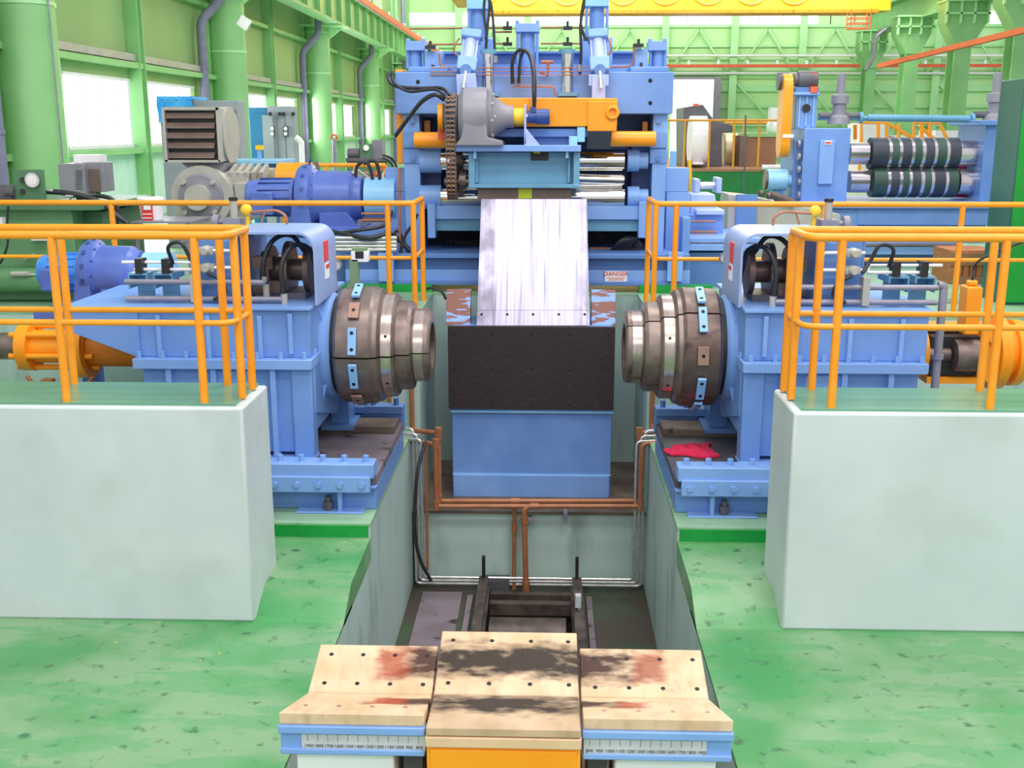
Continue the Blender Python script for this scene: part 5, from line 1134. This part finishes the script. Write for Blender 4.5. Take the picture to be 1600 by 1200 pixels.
for zrow_, cx0 in ((240, 0), (284, 1)):
    zc_ = at(1430, zrow_, S + .45).z; Yc = S + .45
    X = lambda x: at(x, zrow_, Yc).x
    ar = build('arbor', MB().lathe((X(1326), Yc, zc_), (1, 0, 0), [(0, .165), (X(1355) - X(1326), .165)], 32).lathe((X(1495), Yc, zc_), (1, 0, 0), [(0, .19), (X(1522) - X(1495), .19), (X(1522) - X(1495), .15), (X(1545) - X(1495), .15)], 32), 'roll_steel', t)
    rg = [(1358, 1383), (1388, 1399), (1404, 1418), (1423, 1434), (1440, 1453), (1458, 1472), (1477, 1494)] if cx0 == 0 else [(1360, 1381), (1386, 1399), (1404, 1414), (1419, 1432), (1438, 1448), (1453, 1470), (1475, 1490)]
    for i, (u0, u1) in enumerate(rg):
        build('roll_ring', MB().cyl((X(u0), Yc, zc_), (X(u1), Yc, zc_), .235, n=40), ('roll_dark', 'roll_green')[(i + cx0) % 2], ar)
    q = MB()
    for i in range(len(rg) - 1): q.cyl((X(rg[i][1]), Yc, zc_), (X(rg[i + 1][0]), Yc, zc_), .228, n=40)
    build('spacer_ring', q, 'roll_steel', ar); build('end_nut', MB().lathe((X(1518), Yc, zc_), (1, 0, 0), [(0, .19), (.08, .19), (.12, .13), (.25, .13)], 24), 'drum_dark', ar)
build('right_housing', pb(1535, 190, 1562, 318, S + .1, 1.1).pb(1532, 188, 1566, 196, S, 1.3), 'blue_deep', t, .01)
build('red_guard', pb(1490, 255, 1532, 264, S + .7, .2).pb(1490, 300, 1532, 308, S + .6, .2), 'red_cloth', t)
for x in (1310, 1552):
    q = MB(); yb = 194 if x < 1400 else 192
    z1 = at(x, yb, S + .5).z; xx = at(x, yb, S + .5).x
    q.lathe((xx, S + .5, z1), (0, 0, 1), [(0, .17), (.1, .15), (.14, .10), (.3, .10), (.3, .13), (.42, .13), (.44, .065), (.72, .065)], 24); build('screw_jack', q, 'machine_grey', t)
    build('jack_arm', MB().cyl((xx - .3, S + .5, z1 + .12), (xx + .3, S + .5, z1 + .12), .05), 'dark_grey', t)
build('cross_shaft', MB().cyl(at(1278, 184, S + .5), at(1520, 186, S + .5), .035, n=14).cyl(at(1355, 184, S + .5), at(1515, 186, S + .5), .052, n=18).cyl(at(1342, 184, S + .5), at(1347, 184, S + .5), .085, n=18).cyl(at(1516, 186, S + .5), at(1521, 186, S + .5), .085, n=18), 'teal_blue', t)
bb = build('bed', pb(1250, 318, 1556, 326, S - .3, 1.9).pb(1340, 326, 1556, 352, S - .21, 1.5).pb(1254, 326, 1340, 398, S - .2, 1.5), 'blue_body', t, .01)
build('bed_front', pb(1330, 380, 1500, 398, S - .3, 1.4).pb(1330, 352, 1540, 380, S - .1, 1.4), 'blue', t, .01); build('drawbar', MB().cyl(at(1330, 383, S - .4), at(1500, 383, S - .4), .03), 'dark_grey', t)
build('plinth', MB().box(at(1326, 0, S).x, at(1556, 0, S).x, S, S + 1.2, G, at(0, 390, S).z), 'blue_deep', t)
pr_ = thing('pinch_roll', 'short blue cylinder head sticking out left of the slitter housing', 'roll', at(1210, 300, S + .2))
build('barrel', MB().cyl(at(1198, 281, S + .3), at(1228, 281, S + .3), .16, n=28).cyl(at(1228, 282, S + .3), at(1246, 282, S + .3), .09, n=20), 'sky_paint', pr_); build('end_cap', MB().cyl(at(1194, 282, S + .3), at(1199, 282, S + .3), .14, n=24), 'drum_dark', pr_)
build('leg', pb(1205, 298, 1222, 372, S + .25, .2), 'blue_deep', pr_)
# crate and green cabinet
t = thing('wooden_crate', 'brown wooden crate with planks standing before the slitter', 'crate', at(1525, 450, 14.6))
a, b_ = at(1488, 395, 14.4), at(1556, 450, 14.4); q = MB()
for i in range(7):
    x = a.x + (b_.x - a.x) * i / 7; q.box(x, x + (b_.x - a.x) / 7 - .02, 14.42, 14.45, G, a.z)
build('plank', q, 'wood', t); build('slat', MB().box(a.x, b_.x, 14.39, 14.42, a.z - .12, a.z).box(a.x, b_.x, 14.39, 14.42, G + .25, G + .35).box(a.x, b_.x, 14.39, 14.42, G, G + .1), 'brown_box', t); build('box', MB().box(a.x, b_.x, 14.45, 15.1, G, a.z + .02), 'wood', t)
t = thing('control_cabinet', 'tall green cabinet with a dark green side at the right edge', 'cabinet', at(1640, 455, 13.3))
xl = at(1583, 300, 12.7).x; za = at(1583, 122, 12.7).z
build('body', MB().box(xl, xl + 1.4, 12.7, 13.35, G, za), 'cabinet_dark_green', t, .01)
build('door', MB().box(xl + .01, xl + 1.38, 12.68, 12.7, G + .03, za - .12), 'cabinet_green', t, .004); build('top_trim', MB().box(xl, xl + 1.4, 12.67, 12.7, za - .11, za), 'cabinet_dark_green', t)
# ------------------------------------------------------------------ far right: uncoiling platform
PY = 26.0; pz = at(1150, 268, PY).z
t = thing('machine_platform', 'dark green raised machine platform behind the slitter, right of the straightener', 'platform', (8, PY + 3, G))
build('base', MB().box(at(1020, 0, PY).x, at(1260, 0, PY).x, PY, PY + 9, G, pz), 'dark_platform', t); build('deck', MB().box(at(1020, 0, PY).x, at(1262, 0, PY).x, PY - .02, PY + 9, pz, pz + .06), 'brown_box', t)
fence('thin orange guardrail on the dark green platform', [at(x, 188, PY).x for x in (1030, 1071, 1110, 1149, 1188, 1226)], pz + .06, at(1150, 188, PY).z, PY + .05, .026, 'fence_brown', mids=())
fence('thin orange guardrail along the back of the dark green platform', [at(x, 192, PY + 5).x for x in (1132, 1163, 1200)], pz + .06, at(1150, 192, PY + 5).z, PY + 5, .035, 'fence_brown', mids=())
t = thing('recoiler', 'grey machine housing with a white coil on its arbor, on the green platform', 'machine', at(1110, 265, PY + 1.5))
Yk = PY + 1.5
pr = [(x, y) for x, y in ((1068, 168), (1098, 163), (1116, 188), (1145, 196), (1145, 206), (1128, 207), (1128, 266), (1068, 266))]
build('housing', MB().prism([(at(x, y, Yk).x, at(x, y, Yk).z if y < 260 else pz + .06) for x, y in pr], 'y', Yk, Yk + 1.6), 'dark_grey', t, .02)
co = build('white_coil', MB().cyl(Vector((at(1078, 222, PY + .8).x, PY + .9, at(1078, 220, PY + .8).z)), Vector((at(1103, 222, PY + .8).x, PY + .9, at(1078, 220, PY + .8).z)), .58, n=44), 'coil_white', t)
build('coil_strap', MB().pb(1084, 253, 1099, 257, PY + .3, .3), 'coil_white', co); build('top_mark', pb(1084, 162, 1092, 166, Yk - .02, .1), 'busbar_red', t)
t = thing('steel_coil', 'tan steel coil lying behind the thin orange guardrail', 'coil', at(1147, 262, PY + 2.6))
a = at(1130, 236, PY + 3); b_ = at(1167, 236, PY + 3); build('coil', MB().lathe(a, (1, 0, 0), [(0, .2), (0, .45), (b_.x - a.x, .45), (b_.x - a.x, .2)], 40), 'coil_tan', t); build('cradle', MB().box(a.x + .1, b_.x - .1, a.y - .35, a.y + .35, pz + .06, a.z - .38), 'brown_box', t)
t = thing('brown_container', 'brown box container on the green platform left of the orange chain guard', 'container', at(1200, 262, PY + 1.5))
build('body', MB().box(at(1168, 0, PY + 1.5).x, at(1226, 0, PY + 1.5).x, PY + 1.5, PY + 3.5, pz + .06, at(1200, 212, PY + 1.5).z), 'brown_box', t); build('top_edge', pb(1168, 208, 1226, 214, PY + 1.45, 2.1), 'steel_green', t); build('dark_strip', MB().box(at(1167, 0, PY + 1.4).x, at(1176, 0, PY + 1.4).x, PY + 1.4, PY + 1.5, pz + .06, at(1170, 213, PY + 1.4).z), 'louvre_brown', t)
tag(build('wrapped_bundle', MB().ball(at(1212, 198, PY + 2.2), .24, 8).pb(1205, 168, 1224, 194, PY + 2, .4), 'bin_white'), 'white wrapped bundle on top of the brown container', 'bundle')
tag(build('steel_bar', MB().cyl(at(1190, 262, PY - .07), at(1236, 262, PY - .07), .07), 'steel_pipe'), 'bright horizontal bar left of the slitter drive', 'bar')
tag(build('whip_aerial', MB().cyl((at(1165, 266, PY - .3).x, PY - .3, G), at(1165, 180, PY - .3), .02), 'dark_grey'), 'thin vertical rod before the tan coil', 'rod')
t = thing('stair_rail', 'orange stair and landing rails far behind the ringed rolls', 'guardrail', at(1400, 215, 38))
q = MB(); Yq = 38
def ln(*p): q.tube([at(x, y, Yq) for x, y in p], .06, 6)
ln((1346, 218), (1346, 192), (1385, 192), (1385, 218)); ln((1372, 192), (1372, 218)); ln((1385, 192), (1430, 218)); ln((1428, 218), (1428, 192), (1468, 192), (1480, 218)); ln((1440, 192), (1440, 218)); ln((1453, 192), (1453, 218)); ln((1404, 193), (1404, 215)); ln((1436, 196), (1460, 218))
for x in (1346, 1385, 1428, 1372, 1440, 1453): q.cyl((at(x, 218, Yq).x, Yq, G), (at(x, 218, Yq).x, Yq, at(x, 218, Yq).z), .06, n=6); ln((1336, 195), (1336, 218))
build('rail', q, 'rail_orange', t)
tag(build('far_crates', MB().box(at(1360, 0, 44).x, at(1404, 0, 44).x, 44, 46, G, at(1380, 192, 44).z).box(at(1480, 0, 44).x, at(1540, 0, 44).x, 44, 46, G, at(1500, 204, 44).z).box(at(1415, 0, 44).x, at(1480, 0, 44).x, 44, 46, G, at(1450, 212, 44).z), 'bin_white'), 'pale crates stacked far behind the orange stair rails', 'crates', kind='stuff')
# ------------------------------------------------------------------ building
XW = -9.3
ORD = ['first', 'second', 'third', 'fourth', 'fifth', 'sixth', 'seventh', 'eighth', 'ninth']
NEAR = {19.0: 'nearest the camera', 31.0: 'second nearest', 43.0: 'third nearest', 55.4: 'fourth nearest', 67.5: 'farthest'}
def wl(y, D): return at(1100, y, D).z
LW = 100
# left wall panels around the window band
mb = MB().box(XW - .2, XW, 8, 76, 4.66, 20); struct('wall_left', mb, 'wall_panel')
mb = MB().box(XW - .2, XW, 8, 76, -.6, 3.18); struct('wall_left', mb, 'mint_wall')
cols = [6.9, 19.0, 31.0, 43.0, 55.4, 67.5]
q = MB()
for c in cols: q.box(XW - .2, XW, c - 1.75, c + 2.3, 3.18, 4.66)
struct('wall_left', q, 'wall_panel')
k = 0
for c in cols:
    for y0, y1 in ((c + 2.3, c + 5.85), (c + 6.05, c + 10.25)):
        if y1 < 14 or y1 > 75: continue
        k += 1
        pn = struct('window_%d' % k, MB().box(XW - .12, XW - .10, y0, y1, 3.18, 4.66), 'sky_pane')
        q = MB().box(XW - .1, XW + .02, y0, y1, 3.18, 3.25).box(XW - .1, XW + .02, y0, y1, 4.6, 4.66)
        for i in range(1, 4): q.box(XW - .1, XW - .04, y0 + (y1 - y0) * i / 4 - .02, y0 + (y1 - y0) * i / 4 + .02, 3.25, 4.6)
        f_ = build('window_frame', q, 'bin_white', pn)
k = 0
for c in cols:
    if c > 10:
        col = MB().cyl((XW + .45, c, G), (XW + .45, c, 7.3), .5, n=36).box(XW, XW + .1, c - .6, c + .6, G, 12)
        t = thing('building_column', 'light green round steel column on the left wall, number %s from the camera' % ['', 'one', 'two', 'three', 'four', 'five'][cols.index(c)], 'column', (XW + .45, c, G), 'left wall columns')
        build('shaft', col, 'steel_green', t); build('collar', MB().cyl((XW + .45, c, 5.6), (XW + .45, c, 5.66), .52, n=36).cyl((XW + .45, c, 7.1), (XW + .45, c, 7.14), .52, n=36), 'steel_green_light', t)
        build('bracket', MB().prism([(XW, 6.7), (XW + .7, 6.7), (XW + 1.5, 7.3), (XW, 7.3)], 'y', c - .06, c + .06).box(XW, XW + 1.6, c - .7, c + .7, 7.3, 7.37), 'steel_green_light', t)
        build('edge_flange', MB().box(XW + .02, XW + .22, c + .62, c + .7, G, 12), 'steel_green_light', t)
    y = c + 5.9
    if y < 76 and y > 13:
        t = tag(build('wall_post', MB().box(XW - .02, XW + .28, y - .16, y - .12, G, 14).box(XW - .02, XW + .28, y + .12, y + .16, G, 14).box(XW + .1, XW + .14, y - .12, y + .12, G, 14), 'steel_green'), 'slim green H-section wall post on the left wall, %s' % {19.0: 'nearest the camera', 31.0: 'second nearest', 43.0: 'third nearest', 55.4: 'fourth nearest', 67.5: 'farthest', 6.9: 'outermost'}[c], 'post', 'left wall posts')
for nm, z, d, m_ in (('window sill', 3.05, .22, 'steel_green'), ('window head', 4.88, .25, 'steel_green'), ('upper', 6.72, .2, 'steel_green')):
    tag(build('wall_girt', MB().box(XW - .02, XW + d, 10, 76, z, z + .12), m_), 'long horizontal green rail on the left wall at %s level' % nm, 'girt', 'left wall rails')
for c in cols[1:]:
    tag(build('cable_tray', MB().box(XW + .01, XW + .2, c + .75, c + 5.7, 5.03, 5.18).box(XW + .01, XW + .2, c + 6.1, c + 10.8, 5.03, 5.18), 'beige_grey'), 'pale ledge tray above the left wall windows in the bay that is %s' % NEAR[c], 'tray', 'ledge trays on the left wall')
q = MB().box(XW + 1.0, XW + 1.5, 8, 76, 7.38, 7.45).box(XW + 1.22, XW + 1.28, 8, 76, 7.45, 8.6).box(XW + .95, XW + 1.55, 8, 76, 8.6, 8.7)
for i in range(34): q.box(XW + 1.05, XW + 1.45, 9 + i * 2, 9.03 + i * 2, 7.45, 8.6)
tag(build('runway_beam', q, 'steel_green'), 'deep green crane runway beam along the left wall', 'beam')
for c in cols:
    for dd, nm in ((-.95 if c < 20 else -1.6, 'near'),):
        if c < 10: continue
        y = c + dd
        p = MB().tube([(XW + .24, y, G), (XW + .24, y, 6.3), (XW + .78, y + .45, 7.0), (XW + .78, y + .45, 16)], .12, 14, fil=.2)
        for z in (3.5, 5.1): p.cyl((XW + .24, y, z), (XW + .24, y, z + .08), .14)
        tag(build('downspout', p, 'downspout'), 'grey rain pipe beside the round column that is %s on the left wall' % {19.0: 'nearest the camera', 31.0: 'second nearest', 43.0: 'third nearest', 55.4: 'fourth nearest', 67.5: 'farthest'}[c], 'rain pipe', 'rain pipes on the left wall')
tag(build('conduit', MB().tube([(XW + .97, 18.8, 7.2), (XW + .97, 18.8, G)], .014), 'grey_pipe'), 'thin conduit running down the first round column', 'conduit')
t = thing('wall_lamp', 'small white floodlight fixed to the second round column on the left wall', 'lamp', at(382, 40, 29))
build('housing', MB().bar(at(377, 43, 29), at(386, 28, 29), .12, .3, up=(1, 0, 0)), 'bin_white', t, .02)
tag(build('busbar', MB().box(-5.06, -4.94, 25, 60, 6.86, 7.0), 'busbar_red'), 'red crane power rail running from upper left to the straightener top', 'busbar')
q = MB()
for i in range(18): q.cyl((-5, 26 + i * 1.9, 7.0), (-5, 26 + i * 1.9, 7.12), .05)
tag(build('busbar_hanger', q, 'white'), 'row of white hanger studs on the red power rail at the left', 'hangers', kind='stuff')
tag(build('conduit', MB().cyl((XW + 2.6, 26, 7.95), (XW + 2.6, 72, 7.95), .05), 'beige_grey'), 'long thin pale conduit parallel to the red power rail on the left', 'conduit')
# far wall
FY = 75
struct('wall_far', MB().box(-12, 45, FY, FY + .3, -.6, 10.15).box(-12, 45, FY, FY + .3, 10.98, 22), 'far_panel')
struct('window_21', MB().box(-12, 17.5, FY + .1, FY + .12, 10.15, 10.98), 'sky_pane'); struct('wall_far', MB().box(17.5, 26, FY, FY + .3, 10.15, 10.98), 'far_panel'); struct('window_22', MB().box(26, 45, FY + .1, FY + .12, 10.15, 10.98), 'sky_pane')
q = MB()
for i in range(-8, 12): q.box(9 + i * 1.55 - .03, 9 + i * 1.55 + .03, FY, FY + .1, 10.15, 10.98)
tag(build('window_mullion', q, 'steel_green_light'), 'upright bars dividing the high strip windows of the far wall', 'bars', kind='stuff')
dx0, dx1 = at(1046, 160, FY).x, at(1111, 160, FY).x
struct('door_1', MB().box(dx0, dx1, FY - .95, FY - .9, G, wl(125, FY)), 'outdoor')
tag(build('door_frame', MB().box(dx1, dx1 + .5, FY - 1, FY, G, wl(122, FY)).box(dx0, dx1, FY - 1, FY, wl(125, FY), wl(121, FY)), 'grey_pipe'), 'grey frame of the bright open gate in the far wall', 'door frame')
xs_ = [x for x in (1037, 1144, 1250, 1354, 1460, 1568, 930, 824, 718)]
for x in sorted(xs_):
    X_ = at(x, 150, FY - .6).x
    tag(build('wall_column', MB().box(X_ - .24, X_ + .24, FY - .62, FY - .5, G, 14).box(X_ - .08, X_ + .08, FY - .5, FY, G, 14), 'steel_green_light'), 'light green flat steel column on the far wall, %s from the left' % ORD[sorted(xs_).index(x)], 'column', 'far wall columns')
q = MB()
for z, h in ((9.98, .18), (8.75, .14), (7.0, .12), (5.95, .4), (4.9, .2), (3.7, .2)): 
    tag(build('wall_girt', MB().box(-12, 45, FY - .25, FY, z, z + h), 'steel_green_light'), 'light green horizontal rail across the far wall, %s' % {9.98: 'topmost, under the windows', 8.75: 'second from the top', 7.0: 'third from the top', 5.95: 'the deep one', 4.9: 'second from the bottom', 3.7: 'lowest'}[z], 'girt', 'far wall rails')
for yy, nm in ((88, 'above'), (115, 'below')): tag(build('wall_pipe', MB().cyl((at(1040, yy, FY - .8).x, FY - .8, wl(yy, FY)), (45, FY - .8, wl(yy + 2, FY)), .07), 'bin_white'), 'pale pipe crossing the far wall just %s the red rail' % nm, 'pipe')
q = MB()
for i in range(16): q.box(9 + i * 1.9, 9.15 + i * 1.9, FY - 1.15, FY - 1.1, wl(101, FY) - .05, wl(101, FY) + .2)
tag(build('busbar_hanger', q, 'white'), 'row of small white hangers on the red rail of the far wall', 'hangers', kind='stuff')
tag(build('busbar', MB().box(at(950, 103, FY - 1).x, 40, FY - 1.1, FY - .9, wl(104.5, FY) - .10, wl(104.5, FY) + .10), 'busbar_red'), 'red rail running level across the far wall', 'busbar')
k = 0
srt = sorted(xs_)
for i, x in enumerate(srt[:-1]):
    xa, xb = at(x, 100, FY - .35).x, at(srt[i + 1], 100, FY - .35).x; xm = (xa + xb) / 2
    if i % 1 == 0:
        q = MB().bar((xa + .4, FY - .35, 7.2), (xm, FY - .35, 9.9), .12, .16, up=(0, 1, 0)).bar((xb - .4, FY - .35, 7.2), (xm, FY - .35, 9.9), .12, .16, up=(0, 1, 0)).bar((xa + .4, FY - .35, 6.4), (xm + 1, FY - .35, 3.6), .12, .16, up=(0, 1, 0))
        tag(build('wall_brace', q, 'steel_green_light'), 'diagonal bracing on the far wall, %s bay from the left' % ORD[i], 'brace', 'far wall braces')
# right row of crane columns
for i, (x, D, w_) in enumerate(((1358, 68, 7.5), (1420, 60.4, 10), (1498, 53, 12), (1592, 46.3, 15))):
    X_ = at(x, 150, D).x; hw = w_ * D / 1700; zb_ = {0: wl(85, D), 1: wl(60, D), 2: wl(44, D), 3: wl(15, D)}[i]; zt_ = {0: wl(50, D), 1: wl(28, D), 2: wl(4, D), 3: 9.9}[i]
    t = thing('crane_column', 'light green crane column with a flared head, %s of the right-hand row' % ('farthest', 'second farthest', 'third farthest', 'nearest')[i], 'column', (X_, D, G), 'crane columns in the right-hand row')
    build('shaft', MB().box(X_ - hw, X_ + hw, D, D + .12, G, zb_).box(X_ - hw, X_ + hw, D + .9, D + 1.0, G, zb_).box(X_ - .06, X_ + .06, D + .12, D + .9, G, zb_), 'steel_green', t)
    H_ = hw * 2.5
    build('flared_head', MB().prism([(X_ - hw, zb_ - .8), (X_ + hw, zb_ - .8), (X_ + H_, zb_ + .2), (X_ + H_, zt_), (X_ - H_, zt_), (X_ - H_, zb_ + .2)], 'y', D - .1, D + 1.0), 'steel_green', t)
    q = MB()
    for f_ in (-1, -.33, .33, 1): q.box(X_ + f_ * H_ - .04, X_ + f_ * H_ + .04, D - .3, D - .1, zb_ + .15, zt_)
    q.box(X_ - H_ - .1, X_ + H_ + .1, D - .3, D - .1, (zb_ + zt_) / 2, (zb_ + zt_) / 2 + .08).box(X_ - H_ - .1, X_ + H_ + .1, D - .35, D + 1, zt_, zt_ + .08)
    build('stiffener', q, 'steel_green_light', t)
a, b_ = Vector((19.9, 70, 10.1)), Vector((19.9, 40, 10.1))
q = MB().box(19.3, 20.5, 40, 72, 9.2, 9.3).box(19.85, 19.95, 40, 72, 9.3, 10.5).box(19.3, 20.5, 40, 72, 10.5, 10.6)
tag(build('runway_beam', q, 'steel_green'), 'green crane runway beam on the right-hand column row', 'beam')
tag(build('busbar', MB().bar(at(1374, 103, 60), at(1605, 46, 42), .22, .22), 'busbar_red'), 'red power rail slanting along the right-hand crane columns', 'busbar')
tag(build('hose_loop', MB().tube([at(x, y, 66) for x, y in ((1385, 44), (1368, 60), (1364, 90), (1352, 110))], .12, 8, spline=True), 'grey_pipe'), 'grey bent pipe around the farthest crane column head', 'pipe')
# crane
t = thing('overhead_crane', 'yellow overhead crane girder across the top of the hall', 'crane', (5, 60, wl(18, 60)))
z0_ = wl(17, 60); build('girder', MB().box(at(735, 5, 60).x, at(1392, 5, 60).x, 60, 61.4, z0_, z0_ + 2.6), 'crane_yellow', t); build('bottom_flange', MB().box(at(735, 5, 60).x, at(1372, 5, 60).x, 59.85, 61.5, z0_ - .12, z0_ + .05), 'orange_dark', t)
q = MB()
for i in range(8): q.ring((at(752 + i * 67 + (i > 2) * 20 + (i > 3) * 0, 0, 59.95).x, 59.97, z0_ + 1.25), (0, 1, 0), .95, .05, 32, 6)
build('round_stiffener', q, 'orange', t)
build('end_carriage', MB().box(at(1380, 5, 60).x, at(1410, 5, 60).x, 57, 64, z0_ + 1.0, z0_ + 2.0).box(at(705, 5, 60).x, at(735, 5, 60).x, 57, 64, z0_ + .6, z0_ + 2.0), 'orange', t)
q = MB(); c0 = at(1346, 30, 59)
for dx in (-.5, .5):
    for dy in (-.4, .4): q.cyl((c0.x + dx, 59.5 + dy, wl(44, 59)), (c0.x + dx, 59.5 + dy, z0_), .03, n=6)
for z in (wl(44, 59), wl(36, 59), wl(28, 59)): q.tube([(c0.x - .5, 59.1, z), (c0.x + .5, 59.1, z), (c0.x + .5, 59.9, z), (c0.x - .5, 59.9, z), (c0.x - .5, 59.1, z)], .03, 6)
build('access_cage', q, 'busbar_red', t)
